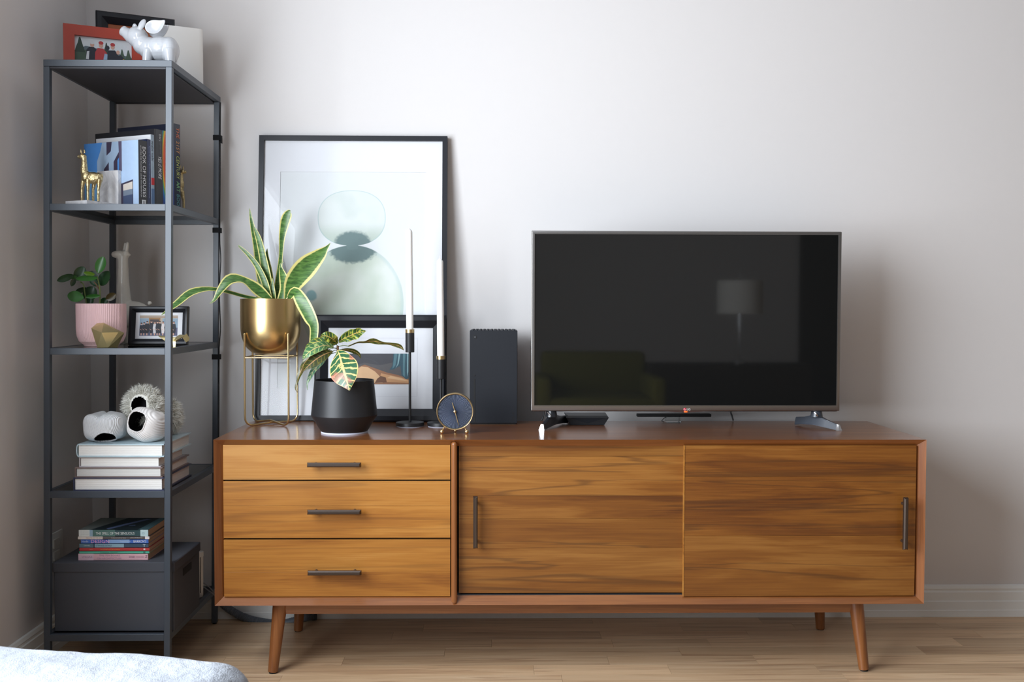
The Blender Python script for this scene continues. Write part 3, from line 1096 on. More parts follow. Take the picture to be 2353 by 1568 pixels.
# set-top box, sensor bar, cables behind the set
sb = thing('set_top_box', 'small black faceted set-top box under the left end of the television', 'box', (0.295, -0.19, CZ1))
b0, b1 = at(1310, 978, -0.235), at(1389, 978, -0.235)
t0, t1 = at(1301, 959, -0.235), at(1399, 959, -0.235)
zz0, zz1 = CZ1, CZ1 + 0.030
MB().hull([(b0.x, -0.232, zz0 + 0.001), (b1.x, -0.232, zz0 + 0.001), (t0.x, -0.236, zz1 - 0.006), (t1.x, -0.236, zz1 - 0.006), (t0.x + 0.006, -0.228, zz1), (t1.x - 0.006, -0.228, zz1),
           (b0.x, -0.135, zz0 + 0.001), (b1.x, -0.135, zz0 + 0.001), (t0.x, -0.13, zz1), (t1.x, -0.13, zz1)]).build('body', M['black'], sb, smooth=0)
MB().prism([(t0.x + 0.012, -0.2365, zz1 - 0.007), (t1.x - 0.012, -0.2365, zz1 - 0.007), ((t0.x + t1.x) / 2, -0.2345, zz0 + 0.006)], (0, 0.004, 0)).build('front_facet', M['console_black'], sb, smooth=0)
ba, bb_ = at(1464, 955, -0.17), at(1634, 955, -0.17)
sr = thing('sensor_bar', 'slim black sensor bar on a clear acrylic stand beneath the television', 'sensor bar', ((ba.x + bb_.x) / 2, -0.165, CZ1))
sz = at(1540, 955, -0.17).z
MB().span(ba.x, bb_.x, -0.175, -0.15, sz - 0.0048, sz + 0.0048, 0.002, 2).build('bar', M['deep_black'], sr)
ac0, ac1 = at(1531, 960, -0.17).x, at(1564, 960, -0.17).x
MB().span(ac0, ac1, -0.178, -0.14, CZ1 + 0.0003, sz - 0.005, 0.0015, 1).build('acrylic_stand', M['acrylic'], sr)
MB().tube([(ac0 + 0.004, -0.15, sz - 0.006), (ac0 - 0.008, -0.16, CZ1 + 0.012), (ac0 - 0.014, -0.165, CZ1 + 0.006), (ac0 - 0.004, -0.15, CZ1 + 0.0015)], 0.0011, 6).build('lead', M['cable'], sr)
for pts, lab in ((((1250, 945), (1248, 958), (1244, 967)), 'black cable dropping from the left end of the television'),
                 (((1679, 945), (1682, 956), (1685, 967)), 'black cable dropping behind the television right of the sensor bar')):
    q = [at(x, y, -0.125) for x, y in pts]
    q = [q[0] + Vector((0, 0, 0.05))] + q
    tag(MB().tube(spline(q, 16), 0.0026, 8).build('tv_cable', M['cable'], None), lab, 'cable', 'cables behind the television')

# ================================================================== game console tower
ga, gb = at(1079.5, 760, -0.215), at(1189, 760, -0.215)
gt = thing('game_console', 'tall charcoal game console tower standing beside the television', 'game console', ((ga.x + gb.x) / 2, -0.14, CZ1))
GZ1 = CZ1 + 0.300
gcx = (ga.x + gb.x) / 2
MB().span(ga.x, gb.x, -0.215, -0.066, CZ1 + 0.004, GZ1, 0.0012, 1).build('shell', M['console_black'], gt, smooth=0)
MB().span(ga.x + 0.004, gb.x - 0.004, -0.211, -0.07, CZ1, CZ1 + 0.004).build('base', M['deep_black'], gt, smooth=0)
ven = MB()
for i in range(12):
    for j in range(11):
        ven.cyl((ga.x + 0.010 + i * 0.0119, -0.208 + j * 0.0129, GZ1 - 0.002), (ga.x + 0.010 + i * 0.0119, -0.208 + j * 0.0129, GZ1 + 0.0022), 0.0042, n=10)
vo = ven.build('vent_studs', M['console_black'], gt, smooth=0)
vo['kind'] = 'stuff'
yf = -0.2152
pb = at(1091.5, 775, -0.215)
pw = MB().lathe([(0.0, 0), (0.0052, 0), (0.0058, -0.0006), (0.0, -0.0008)], (pb.x, yf, pb.z), 24, 'y').build('power_button', M['deep_black'], gt)
mk = MB()
for sg in (-1, 1):
    mk.tube([(pb.x - sg * 0.0030, yf - 0.0009, pb.z + 0.0026), (pb.x - sg * 0.0006, yf - 0.0009, pb.z + 0.0006), (pb.x + sg * 0.0032, yf - 0.0009, pb.z - 0.0032)], 0.0006, 6)
mk.build('button_emblem', C(96, 100, 106), pw)
eb = at(1090.5, 863, -0.215)
MB().lathe([(0.0024, 0), (0.0030, -0.0006), (0.0024, -0.0008), (0.0, -0.0005)], (eb.x, yf, eb.z), 20, 'y').build('eject_button', M['deep_black'], gt)
s0, s1 = at(1090.5, 871, -0.215), at(1090.5, 972, -0.215)
MB().span(s0.x - 0.0026, s0.x + 0.0026, yf - 0.0004, yf + 0.003, s1.z, s0.z, 0.0003, 1).build('disc_slot', M['deep_black'], gt, smooth=0)
nb_ = at(1178.5, 950, -0.215)
MB().lathe([(0.0, 0), (0.0030, 0), (0.0030, -0.0007), (0.0, -0.0007)], (nb_.x, yf, nb_.z), 16, 'y').build('pairing_button', M['deep_black'], gt)
ub = at(1178.5, 962.5, -0.215)
MB().span(ub.x - 0.0022, ub.x + 0.0022, yf - 0.0004, yf + 0.002, ub.z - 0.006, ub.z + 0.006).build('usb_port', M['deep_black'], gt, smooth=0)

# ================================================================== framed pictures on the console


def leaning(name, label, loc, w_, h_, lean, mem, depth, prof='flat', rz=0.0, mat=None, group=None):
    """picture frame in local coordinates: X right, Z up along the face, front toward -Y; leans back by angle lean"""
    t = thing(name, label, 'picture frame', loc, rz, group)
    t.rotation_euler = (-lean, 0, rz)
    t.rotation_mode = 'XYZ'
    mat = mat or M['frame_black']
    m_ = MB()
    if prof == 'flat':
        levels = [(0, -depth, 0), (mem, -depth, 0), (mem, 0, 0), (0, 0, 0)]
    else:
        levels = [(0, -depth * 0.8, 0), (mem * 0.12, -depth, 0), (mem * 0.45, -depth * 0.98, 0), (mem, -depth * 0.45, 0), (mem, 0, 0), (0, 0, 0)]
    cor = [(-w_ / 2, 0, 1, 1), (w_ / 2, 0, -1, 1), (w_ / 2, h_, -1, -1), (-w_ / 2, h_, 1, -1)]
    V = [[m_.b.verts.new((cx + ax * d, y, cz + az * d)) for d, y, _ in levels] for cx, cz, ax, az in cor]
    n = len(levels)
    for k in range(4):
        A, B = V[k], V[(k + 1) % 4]
        for i in range(n):
            j = (i + 1) % n
            m_.b.faces.new((A[i], B[i], B[j], A[j]))
    m_.build('frame', mat, t, local=True, smooth=0)
    return t


# big picture: bottom on the console, top against the wall
BW_, BH_ = 0.626, 0.947
bl = at(590.5, 965, -0.118)
bigc = (-0.7845 + BW_ / 2, -0.098, CZ1)
lean = math.asin((0.098 - 0.003) / BH_)
bf = leaning('framed_print', 'large black framed watercolour of two pale green stones leaning on the wall', bigc, BW_, BH_, lean, 0.0165, 0.024)
MB().span(-BW_ / 2 + 0.012, BW_ / 2 - 0.012, -0.010, -0.006, 0.012, BH_ - 0.012).build('backing_board', M['dark_wood'], bf, local=True, smooth=0)
# mat board with a window
mx0, mx1, mz0, mz1 = -0.2425, 0.2425, 0.105, 0.826
m_ = ring_frame(-BW_ / 2 + 0.013, BW_ / 2 - 0.013, 0.013, BH_ - 0.013, -0.0145, -0.0120, (mx0 + BW_ / 2 - 0.013, BW_ / 2 - 0.013 - mx1, mz0 - 0.013, BH_ - 0.013 - mz1))
m_.build('mat_board', M['paper'], bf, local=True, smooth=0)
# washes, in the print's plane: centre x ~ 0, stones stacked
wm, t, b, n, n2, sp, sd, wob, wobf = watercolour(0, 0, 1)
paper = rgb(216, 219, 221)
SXc = -0.0045
u_d = sd(SXc, 0.672, 0.1135, 0.0935, 2.3)
up = t.smooth(u_d, 1.0, 0.985)
u_edge = t.smooth(t.math('ABSOLUTE', t.math('SUBTRACT', u_d, 0.985)), 0.03, 0.0)
ucol = t.ramp(n2.outputs['Fac'], [(0.35, rgb(206, 212, 212)), (0.55, rgb(213, 218, 216)), (0.7, rgb(196, 206, 202))])
lowgreen = t.smooth(sp.outputs[2], 0.665, 0.60)
ucol = t.mix(t.math('MULTIPLY', lowgreen, 0.75), ucol, rgb(174, 188, 176))
ucol = t.mix(t.math('MULTIPLY', u_edge, 0.6), ucol, rgb(158, 188, 190))
col = t.mix(up, paper, ucol)
l_d = sd(SXc + 0.004, 0.385, 0.172, 0.196, 2.05)
lo = t.smooth(l_d, 1.0, 0.985)
lcol = t.ramp(n2.outputs['Fac'], [(0.3, rgb(172, 186, 172)), (0.5, rgb(194, 204, 192)), (0.66, rgb(213, 218, 213))])
l_edge = t.smooth(t.math('ABSOLUTE', t.math('SUBTRACT', l_d, 0.97)), 0.07, 0.0)
lcol = t.mix(t.math('MULTIPLY', l_edge, 0.45), lcol, rgb(176, 196, 198))
col = t.mix(lo, col, lcol)
# charcoal-green meeting caps, feathered at their far edge
c1 = t.math('MULTIPLY', up, t.smooth(sd(SXc + 0.004, 0.578, 0.066, 0.052, 2.2, wobf), 1.06, 0.80))
col = t.mix(c1, col, rgb(108, 128, 128))
c2 = t.math('MULTIPLY', lo, t.smooth(sd(SXc + 0.004, 0.580, 0.086, 0.062, 2.2, wobf), 1.05, 0.84))
col = t.mix(c2, col, rgb(104, 124, 124))
neck = t.smooth(sd(SXc + 0.003, 0.584, 0.020, 0.02, 4), 1.0, 0.97)
col = t.mix(neck, col, rgb(108, 128, 128))
spot = t.smooth(sd(-0.135, 0.412, 0.022, 0.022, 2, wobf), 1.0, 0.6)
col = t.mix(t.math('MULTIPLY', spot, 0.7), col, rgb(96, 156, 166))
t.link(col, b.inputs['Base Color'])
b.inputs['Roughness'].default_value = 0.8
MB().span(mx0 - 0.005, mx1 + 0.005, -0.0118, -0.0105, mz0 - 0.005, mz1 + 0.005).build('print', wm, bf, local=True, smooth=0)
MB().span(-BW_ / 2 + 0.015, BW_ / 2 - 0.015, -0.0185, -0.017, 0.015, BH_ - 0.015).build('glass', M['picture_glass'], bf, local=True, smooth=0)

# small picture leaning on the big one
FW2, FH2 = 0.425, 0.348
sc_ = at(873, 970, -0.145)
sf = leaning('framed_print', 'smaller landscape picture in a wide black frame leaning on the large print', (sc_.x, -0.138, CZ1), FW2, FH2, 0.095, 0.042, 0.022, 'scoop')
MB().span(-FW2 / 2 + 0.02, FW2 / 2 - 0.02, -0.007, -0.004, 0.02, FH2 - 0.02).build('mat_board', M['paper'], sf, local=True, smooth=0)
IW, IH = 0.285, 0.222
pl = ring_frame(-0.125, 0.120, 0.082, 0.273, -0.0076, -0.007, (0.0006,) * 4)
pl.build('plate_line', C(200, 200, 206), sf, local=True, smooth=0)
ar_w, ar_h = 0.198, 0.100
arx, arz = -0.002, 0.172
grey, grey2 = C(88, 86, 88), C(70, 70, 76)
skinA, skinB, skinC = C(214, 176, 136), C(196, 150, 108), C(150, 106, 78)
tealA, tealB, tealC = C(86, 124, 134), C(52, 84, 98), C(136, 170, 176)
# generic stand-in scene: warm dunes under a dark sky with a hanging teal cloth
flat('picture_print', [
    (grey, [(0, 0), (1, 0), (1, 1), (0, 1)]),
    (grey2, [(0, 0.55), (0.25, 0.7), (0.5, 0.62), (0.75, 0.72), (0.75, 1), (0, 1)]),
    (skinC, [(0, 0), (1, 0), (1, 0.16), (0.8, 0.30), (0.62, 0.38), (0.45, 0.50), (0.25, 0.64), (0.1, 0.52), (0, 0.42)]),
    (skinA, [(0.0, 0.04), (0.55, 0.04), (0.5, 0.26), (0.42, 0.42), (0.3, 0.56), (0.2, 0.58), (0.1, 0.46), (0.0, 0.34)]),
    (skinB, [(0.5, 0.08), (1, 0.04), (1, 0.12), (0.85, 0.22), (0.66, 0.30), (0.52, 0.36)]),
    (skinA, [(0.62, 0.20), (0.88, 0.12), (0.98, 0.10), (0.84, 0.20), (0.68, 0.27)]),
    (C(112, 78, 60), [(0.42, 0.04), (0.62, 0.06), (0.60, 0.22), (0.52, 0.27), (0.46, 0.18)]),
    (tealB, [(0.72, 1), (1, 1), (1, 0.2), (0.93, 0.16), (0.86, 0.3), (0.84, 0.6), (0.72, 0.48), (0.66, 0.46), (0.71, 0.62)]),
    (tealA, [(0.74, 1), (0.79, 1), (0.76, 0.62), (0.71, 0.50), (0.72, 0.64)]),
    (tealC, [(0.81, 1), (0.84, 1), (0.81, 0.66), (0.76, 0.52), (0.79, 0.66)]),
    (tealA, [(0.88, 1), (0.92, 1), (0.91, 0.5), (0.92, 0.22), (0.88, 0.3), (0.88, 0.6)]),
    (tealC, [(0.95, 1), (0.97, 1), (0.97, 0.4), (0.95, 0.24)]),
], sf, (arx, -0.0078, arz), (1, 0, 0), (0, 0, 1), ar_w, ar_h, local=True, eps=0.00004)
MB().span(-FW2 / 2 + 0.03, FW2 / 2 - 0.03, -0.0105, -0.009, 0.03, FH2 - 0.03).build('glass', M['picture_glass'], sf, local=True, smooth=0)

# ================================================================== gold pot on a wire stand
GY = -0.205
gc = at(622, 750, GY)
k = mpp(GY)
zt, zb_ = at(622, 687, GY).z, at(622, 817, GY).z
ws = thing('plant_stand', 'brass wire plant stand with crossed feet holding the gold pot', 'plant stand', (gc.x, GY, CZ1))
wr = 0.0031
posts = {'fl': (at(562.5, 900, -0.274).x, -0.274), 'fr': (at(663, 900, -0.274).x, -0.274), 'bl': (at(581, 900, -0.137).x, -0.137), 'br': (at(683.5, 900, -0.137).x, -0.137)}
ptop = at(562, 768, -0.274).z
rz_ = zb_ - 0.004
ctr = Vector((gc.x, GY, CZ1 + wr))


def uwire(a, b):
    A, B = Vector((posts[a][0], posts[a][1], 0)), Vector((posts[b][0], posts[b][1], 0))
    d = (B - A).normalized()
    L = (B - A).length
    P = [A + Vector((0, 0, ptop))]
    for zz in (0.95, 0.8, 0.6, 0.4, 0.2):
        P.append(A + Vector((0, 0, CZ1 + 0.03 + (ptop - CZ1 - 0.03) * zz)))
    R = 0.026
    for q in range(0, 7):
        an = PI / 2 * q / 6
        P.append(A + d * (R - R * math.cos(an)) + Vector((0, 0, CZ1 + wr + R - R * math.sin(an))))
    lift = 0.003 if a == 'fl' else 0.0095
    P.append(A + d * (L / 2) + Vector((0, 0, CZ1 + wr + lift)))
    for q in range(6, -1, -1):
        an = PI / 2 * q / 6
        P.append(B - d * (R - R * math.cos(an)) + Vector((0, 0, CZ1 + wr + R - R * math.sin(an))))
    for zz in (0.2, 0.4, 0.6, 0.8, 0.95):
        P.append(B + Vector((0, 0, CZ1 + 0.03 + (ptop - CZ1 - 0.03) * zz)))
    P.append(B + Vector((0, 0, ptop)))
    m2 = MB().tube(P, wr, 10)
    m2.ball(A + Vector((0, 0, ptop)), wr * 1.05, 10).ball(B + Vector((0, 0, ptop)), wr * 1.05, 10)
    return m2


uwire('fl', 'br').build('leg_wire', M['brass'], ws)
uwire('fr', 'bl').build('leg_wire', M['brass'], ws)
P4 = [Vector((posts[q][0], posts[q][1], rz_)) for q in ('fl', 'fr', 'br', 'bl')]
rg = MB()
for a, b_ in zip(P4, P4[1:] + P4[:1]):
    rg.cyl(a, b_, 0.0026, n=10)
rg.build('ring', M['brass'], ws)

sp_ = thing('potted_snake_plant', 'variegated snake plant with yellow leaf edges in a gold pot on brass stand', 'potted plant', (gc.x, GY, zb_))
R0 = 67.5 * k
hp = zt - zb_
prof = [(0.0, 0.0), (0.028, 0.0005), (0.045, 0.004), (0.060, 0.011), (0.074, 0.024), (0.0835, 0.040), (0.0895, 0.058), (R0 - 0.0006, 0.080), (R0, hp * 0.6), (R0, hp),
        (R0 - 0.003, hp), (R0 - 0.003, hp * 0.5), (R0 - 0.004, hp * 0.45)]
MB().lathe(prof, (gc.x, GY, zb_), 72).build('pot', M['gold'], sp_)
MB().lathe([(0.0, hp - 0.028), (0.04, hp - 0.024), (R0 - 0.002, hp - 0.03)], (gc.x, GY, zb_), 32).build('soil', M['soil'], sp_)


def px_leaf(pts, name, mat, parent, n=22, nc=6, cup=0.15, thick=0.0012, ripple=0.0, rfreq=4, seed=0):
    """pts: (photo x, photo y, depth Y, half width in photo px, twist) along the leaf"""
    P = spline([at(p[0], p[1], p[2]) for p in pts], n)
    wd = spline([Vector((p[3] * mpp(p[2]), p[4], 0)) for p in pts], n)
    sides = []
    for i in range(n):
        t_ = (P[min(i + 1, n - 1)] - P[max(i - 1, 0)]).normalized()
        q = Vector((t_.z, 0, -t_.x))
        q = q.normalized() if q.length > 1e-4 else Vector((1, 0, 0))
        tw = wd[i].y
        sides.append(q * math.cos(tw) + Vector((0, 1, 0)) * math.sin(tw))
    return MB().ribbon(P, [max(v.x, 0.0004) for v in wd], sides, nc, cup, thick, ripple, rfreq, seed).build(name, mat, parent, smooth=60)


G = GY
for pts in (
        [(612, 690, G, 7, 0), (600, 640, G + .02, 10, 0), (590, 570, G + .02, 8, .2), (580, 520, G + .02, 5, .2), (575, 490, G + .02, 2, 0), (574, 479, G + .02, .5, 0)],        # tall left
        [(620, 690, G - .01, 10, 0), (613, 640, G - .01, 11, 0), (604, 590, G - .01, 8.5, 0), (596, 555, G - .01, 7, 0), (589, 535, G - .01, 5, 0), (583, 520, G - .01, 1, 0)],
        [(618, 690, G - .03, 9, 0), (608, 648, G - .03, 8, 0), (590, 610, G - .03, 6.5, 0), (570, 585, G - .03, 4.5, 0), (552, 568, G - .03, 2.5, 0), (547, 564, G - .03, .4, 0)],
        [(625, 690, G + .02, 9, 0), (622, 650, G + .02, 8, 0), (617, 615, G + .02, 7, 0), (613, 590, G + .02, 4.5, 0), (614, 572, G + .02, .6, 0)],                                     # short centre
        [(627, 690, G - .02, 8, 0), (626, 665, G - .02, 6, 0), (626, 640, G - .02, .8, 0)],
        [(632, 690, G + .03, 7, .2), (640, 640, G + .03, 7, .2), (645, 590, G + .03, 4.5, .3), (648, 545, G + .03, 7, .2), (655, 510, G + .03, 11, .1), (661, 494, G + .03, 10, 0), (665, 486, G + .03, 5, 0), (668, 485, G + .03, .6, 0)],   # tall right, spoon tip
        [(648, 690, G - .02, 11, 0), (654, 665, G - .02, 11, 0), (652, 640, G - .025, 10, 0), (646, 620, G - .03, 5, .2), (645, 608, G - .03, 2, 0), (652, 602, G - .03, .4, 0)],      # dark short one
        [(660, 688, G - .02, 8, .2), (676, 648, G - .03, 22, .3), (705, 612, G - .04, 25, .3), (735, 585, G - .05, 15, .3), (750, 570, G - .055, 5, .2), (759, 559, G - .06, .6, 0)],   # broad right
        [(664, 684, G - .05, 6, .3), (678, 670, G - .07, 11, .2), (695, 695, G - .085, 16, 0), (713, 730, G - .09, 15, 0), (722, 752, G - .09, 10.5, 0), (720, 790, G - .085, 9, 0)],                   # hanging right
        [(620, 690, G - .04, 8, .2), (590, 665, G - .06, 14, .5), (560, 644, G - .08, 9, .7), (530, 642, G - .10, 13, .3), (508, 665, G - .11, 9, .2), (494, 688, G - .11, 4, .3), (482, 698, G - .11, .6, 0)],   # arching left
        [(600, 690, G + .0, 5, .2), (560, 681, G - .02, 4, .3), (520, 670, G - .06, 4, .2), (480, 664, G - .1, 5, .3), (440, 672, G - .14, 9, .3), (410, 695, G - .17, 8, .2), (388, 712, G - .19, 4.5, .2), (371, 724, G - .2, .6, 0)],       # long left
):
    px_leaf(pts, 'leaf', M['snake_leaf'], sp_)

# ================================================================== black planter with croton
CYp = -0.413
cc = at(791, 900, CYp)
kc = mpp(CYp)
zr, zw, zb2 = at(791, 871, CYp - 0.06).z, at(791, 963, CYp - 0.09).z, CZ1
cp = thing('potted_croton', 'croton with pink and green veined leaves in a matte black angular planter', 'potted plant', (cc.x, CYp, CZ1))
r1, r2, r3 = 67.5 * kc, 75.5 * kc, 54 * kc
zrl, zwl = zr - CZ1, zw - CZ1
wz = (at(791, 955, CYp).z - CZ1)
zrl = at(791, 873, CYp).z - CZ1
MB().lathe([(0.0, 0.0045), (r3 - 0.002, 0.0045), (r3, 0.0065), (r2 - 0.002, wz - 0.002), (r2, wz + 0.003), (r2 - 0.001, wz + 0.012), (r1, zrl), (r1 - 0.003, zrl), (r2 - 0.006, wz), (r2 - 0.01, wz - 0.01)],
           (cc.x, CYp, CZ1), 72).build('planter', M['matte_black'], cp, smooth=25)
MB().lathe([(0, 0.0003), (r3 - 0.001, 0.0003), (r3 - 0.001, 0.0046), (0, 0.0046)], (cc.x, CYp, CZ1), 40).build('felt_pad', M['felt'], cp)
MB().lathe([(0, zrl - 0.03), (0.04, zrl - 0.028), (r1 + 0.001, zrl - 0.034)], (cc.x, CYp, CZ1), 32).build('soil', M['soil'], cp)
Yc = CYp
MB().tube(spline([at(770, 890, Yc), at(773, 860, Yc), at(776, 820, Yc), at(776, 795, Yc)], 12), [0.0035] * 12, 10).build('stem', M['brown_stem'], cp)


def petiole(a, b, r=0.0011):
    MB().tube(spline([at(*a), at((a[0] + b[0]) / 2, (a[1] + b[1]) / 2 - 2, (a[2] + b[2]) / 2), at(*b)], 8), r, 6).build('leaf_stalk', M['stem'], cp)


def dleaf(pts, mat, **kw):
    px_leaf(pts, 'leaf', mat, cp, n=26, nc=8, **kw)


# big front leaf: base (776,806) to tip (803,898), drooping toward the viewer
dleaf([(776, 805, Yc - .03, 1.5, 0), (780, 815, Yc - .05, 16, 0), (785, 835, Yc - .075, 31, 0), (790, 852, Yc - .095, 34, 0), (796, 872, Yc - .11, 25, 0), (800, 887, Yc - .118, 11, 0), (803, 898, Yc - .12, .5, 0)], M['croton_pink'], cup=-0.12)
# upper right, wavy
dleaf([(779, 786, Yc, 2, 0), (790, 778, Yc - .02, 9, .4), (806, 771, Yc - .03, 13, .4), (822, 764, Yc - .035, 12, .4), (834, 762, Yc - .04, 5, .3), (841, 761, Yc - .04, .5, 0)], M['croton_green'], ripple=0.3, rfreq=4)
dleaf([(780, 786, Yc + .03, 2, 0), (792, 772, Yc + .05, 7, .6), (805, 765, Yc + .06, 8, .6), (820, 760, Yc + .07, .5, 0)], M['croton_pale'])
# upper left, wavy
dleaf([(775, 790, Yc - .01, 3, 0), (766, 781, Yc - .03, 11, .2), (755, 774, Yc - .045, 11.5, .2), (744, 772, Yc - .05, 7, .2), (736, 774, Yc - .055, .5, 0)], M['croton_green'], ripple=0.35, rfreq=3, seed=1)
# left top leaf
dleaf([(770, 792, Yc, 2, 0), (750, 786, Yc - .02, 9, .5), (728, 786, Yc - .03, 9, .5), (710, 796, Yc - .04, 6, .4), (700, 806, Yc - .045, .5, 0)], M['croton_green'], ripple=0.15)
# left pale leaf
dleaf([(766, 797, Yc - .02, 2, 0), (748, 794, Yc - .04, 9, .3), (728, 799, Yc - .06, 12, .2), (710, 810, Yc - .075, 11, .2), (700, 820, Yc - .08, 5, .1), (696, 826, Yc - .085, .5, 0)], M['croton_pale2'], ripple=0.1)
# dark left leaf
dleaf([(764, 808, Yc - .03, 2, 0), (745, 815, Yc - .05, 12, .2), (725, 827, Yc - .065, 14, .2), (708, 842, Yc - .075, 8, .2), (697, 853, Yc - .08, .5, 0)], M['croton_dark'])
# long drooping left leaf
dleaf([(752, 806, Yc - .02, 2, 0), (718, 818, Yc - .03, 5, .6), (700, 835, Yc - .035, 7, .6), (690, 858, Yc - .04, 6, .5), (683, 878, Yc - .04, 3, .4), (679, 893, Yc - .04, 1.3, .2), (683, 902, Yc - .04, .5, 0)], M['croton_dark'], ripple=0.2)
# lower left slim leaf
dleaf([(752, 818, Yc + .01, 1, 0), (740, 832, Yc, 6, .4), (722, 850, Yc - .01, 7, .4), (712, 868, Yc - .02, 5, .4), (706, 882, Yc - .025, 1.6, .2), (707, 897, Yc - .025, .5, 0)], M['croton_pale'])
# behind, right dark
dleaf([(784, 804, Yc + .02, 1, 0), (800, 804, Yc + .02, 4.5, .5), (815, 808, Yc + .02, 6, .5), (825, 815, Yc + .02, 4, .3), (829, 824, Yc + .02, .5, 0)], M['croton_dark'])
# long right twisted leaf
dleaf([(800, 796, Yc, 1.2, .8), (820, 788, Yc - .01, 2.5, 1.0), (838, 786, Yc - .02, 3.5, 1.0), (857, 784, Yc - .03, 7, .5), (880, 788, Yc - .04, 4.5, .8), (900, 791, Yc - .045, 4, .8), (917, 795, Yc - .05, 5.5, .4), (928, 805, Yc - .05, .5, 0)], M['croton_dark'], ripple=0.2)
petiole((776, 797, Yc), (802, 796, Yc))
petiole((775, 802, Yc), (752, 800, Yc - .03))
petiole((775, 805, Yc), (762, 810, Yc - .03))
petiole((775, 800, Yc), (754, 805, Yc - .02))
petiole((775, 810, Yc), (750, 820, Yc + .01))
petiole((777, 808, Yc), (785, 804, Yc + .02))
petiole((776, 795, Yc), (768, 793, Yc))


# ================================================================== candle holders and candles
def holder(px, base_px, topy, brass_y, cup_y, label, clabel, tip_y, Y, cl_lean=0.0):
    c = at(px, 900, Y)
    kk = mpp(Y)
    h = thing('candle_holder', label, 'candle holder', (c.x, Y, CZ1), 0, 'black candle holders')
    rb = base_px * kk
    MB().lathe([(0, 0.0022), (rb - 0.001, 0.0022), (rb, 0.003), (rb, 0.0125), (rb - 0.001, 0.0135), (0, 0.0135)], (c.x, Y, CZ1), 48).build('base', M['matte_black'], h, smooth=25)
    MB().lathe([(0, 0.0003), (rb - 0.002, 0.0003), (rb - 0.002, 0.0024), (0, 0.0024)], (c.x, Y, CZ1), 32).build('felt_pad', M['felt'], h)
    zc0, zc1, zc2 = at(px, cup_y, Y).z, at(px, brass_y, Y).z, at(px, topy, Y).z
    MB().cyl((c.x, Y, CZ1 + 0.013), (c.x, Y, zc0 + 0.002), 0.0040, n=16).build('rod', M['matte_black'], h)
    rc = 10.3 * kk
    MB().lathe([(0, zc0 - CZ1), (rc - 0.001, zc0 - CZ1), (rc, zc0 - CZ1 + 0.001), (rc, zc1 - CZ1), (0, zc1 - CZ1)], (c.x, Y, CZ1), 32).build('cup', M['matte_black'], h, smooth=25)
    MB().lathe([(rc, zc1 - CZ1), (rc + 0.0002, zc2 - CZ1), (rc - 0.001, zc2 - CZ1), (rc - 0.0012, zc1 - CZ1)], (c.x, Y, CZ1), 32, cap=False).build('brass_collar', M['brass'], h, smooth=25)
    ca = thing('candle', clabel, 'candle', (c.x, Y, zc1), 0, 'white taper candles')
    zt_ = at(px, tip_y, Y).z
    r0_, r1_ = 8.3 * kk, 7.6 * kk
    hh = zt_ - zc1
    dx = cl_lean * kk
    m2 = MB()
    ctrp = [(c.x + dx * q, Y, zc1 + 0.0005 + (hh - 0.016) * q) for q in (0, 0.25, 0.5, 0.75, 1.0)] + [(c.x + dx, Y, zt_ - 0.011), (c.x + dx, Y, zt_ - 0.006), (c.x + dx, Y, zt_ - 0.003)]
    m2.tube(ctrp, [r0_, r0_, r0_ * 0.98, r1_, r1_, r1_ * 0.93, r1_ * 0.5, r1_ * 0.2], 24)
    m2.build('wax_body', M['wax'], ca)
    MB().tube([(c.x + dx, Y, zt_ - 0.004), (c.x + dx + 0.0003, Y, zt_ + 0.006)], 0.0007, 6).build('wick', C(232, 228, 218), ca)


holder(942, 32.5, 757, 765, 810, 'taller black metal candle holder beside the planter, brass collar and round base',
       'tall white taper candle in the taller holder before the framed print', 523, -0.262, -1.5)
holder(1013, 31.5, 818, 826, 871, 'shorter black candle holder standing behind the gold clock',
       'white taper candle in the shorter holder at the edge of the large frame', 592, -0.262, -2)

# ================================================================== desk clock
KY = -0.452
kcn = at(1045.2, 946.4, KY)
kk = mpp(KY)
ck = thing('desk_clock', 'round gold desk clock with dark blue ribbed dial on ball feet', 'clock', (kcn.x, KY, CZ1))
RO = 42.4 * kk
MB().lathe([(RO - 0.004, 0.002), (RO - 0.0028, -0.001), (RO - 0.0012, -0.002), (RO, -0.001), (RO + 0.0003, 0.002), (RO, 0.030), (RO - 0.006, 0.036), (0, 0.037)], (kcn.x, KY, kcn.z), 72, 'y', cap=False).build('case', M['brass'], ck, smooth=40)
dial = MB()
c0 = dial.b.verts.new((kcn.x, KY + 0.0035, kcn.z))
nr = 144
ring = [dial.b.verts.new((kcn.x + (RO - 0.0035) * math.cos(2 * PI * i / nr), KY + 0.0040 - (0.0022 if i % 2 else -0.0022), kcn.z + (RO - 0.0035) * math.sin(2 * PI * i / nr))) for i in range(nr)]
for i in range(nr):
    dial.b.faces.new((c0, ring[i], ring[(i + 1) % nr]))
dial.build('dial', pmat('dial_blue', rgb(98, 108, 130), 0.38, metal=0.6), ck, smooth=0)


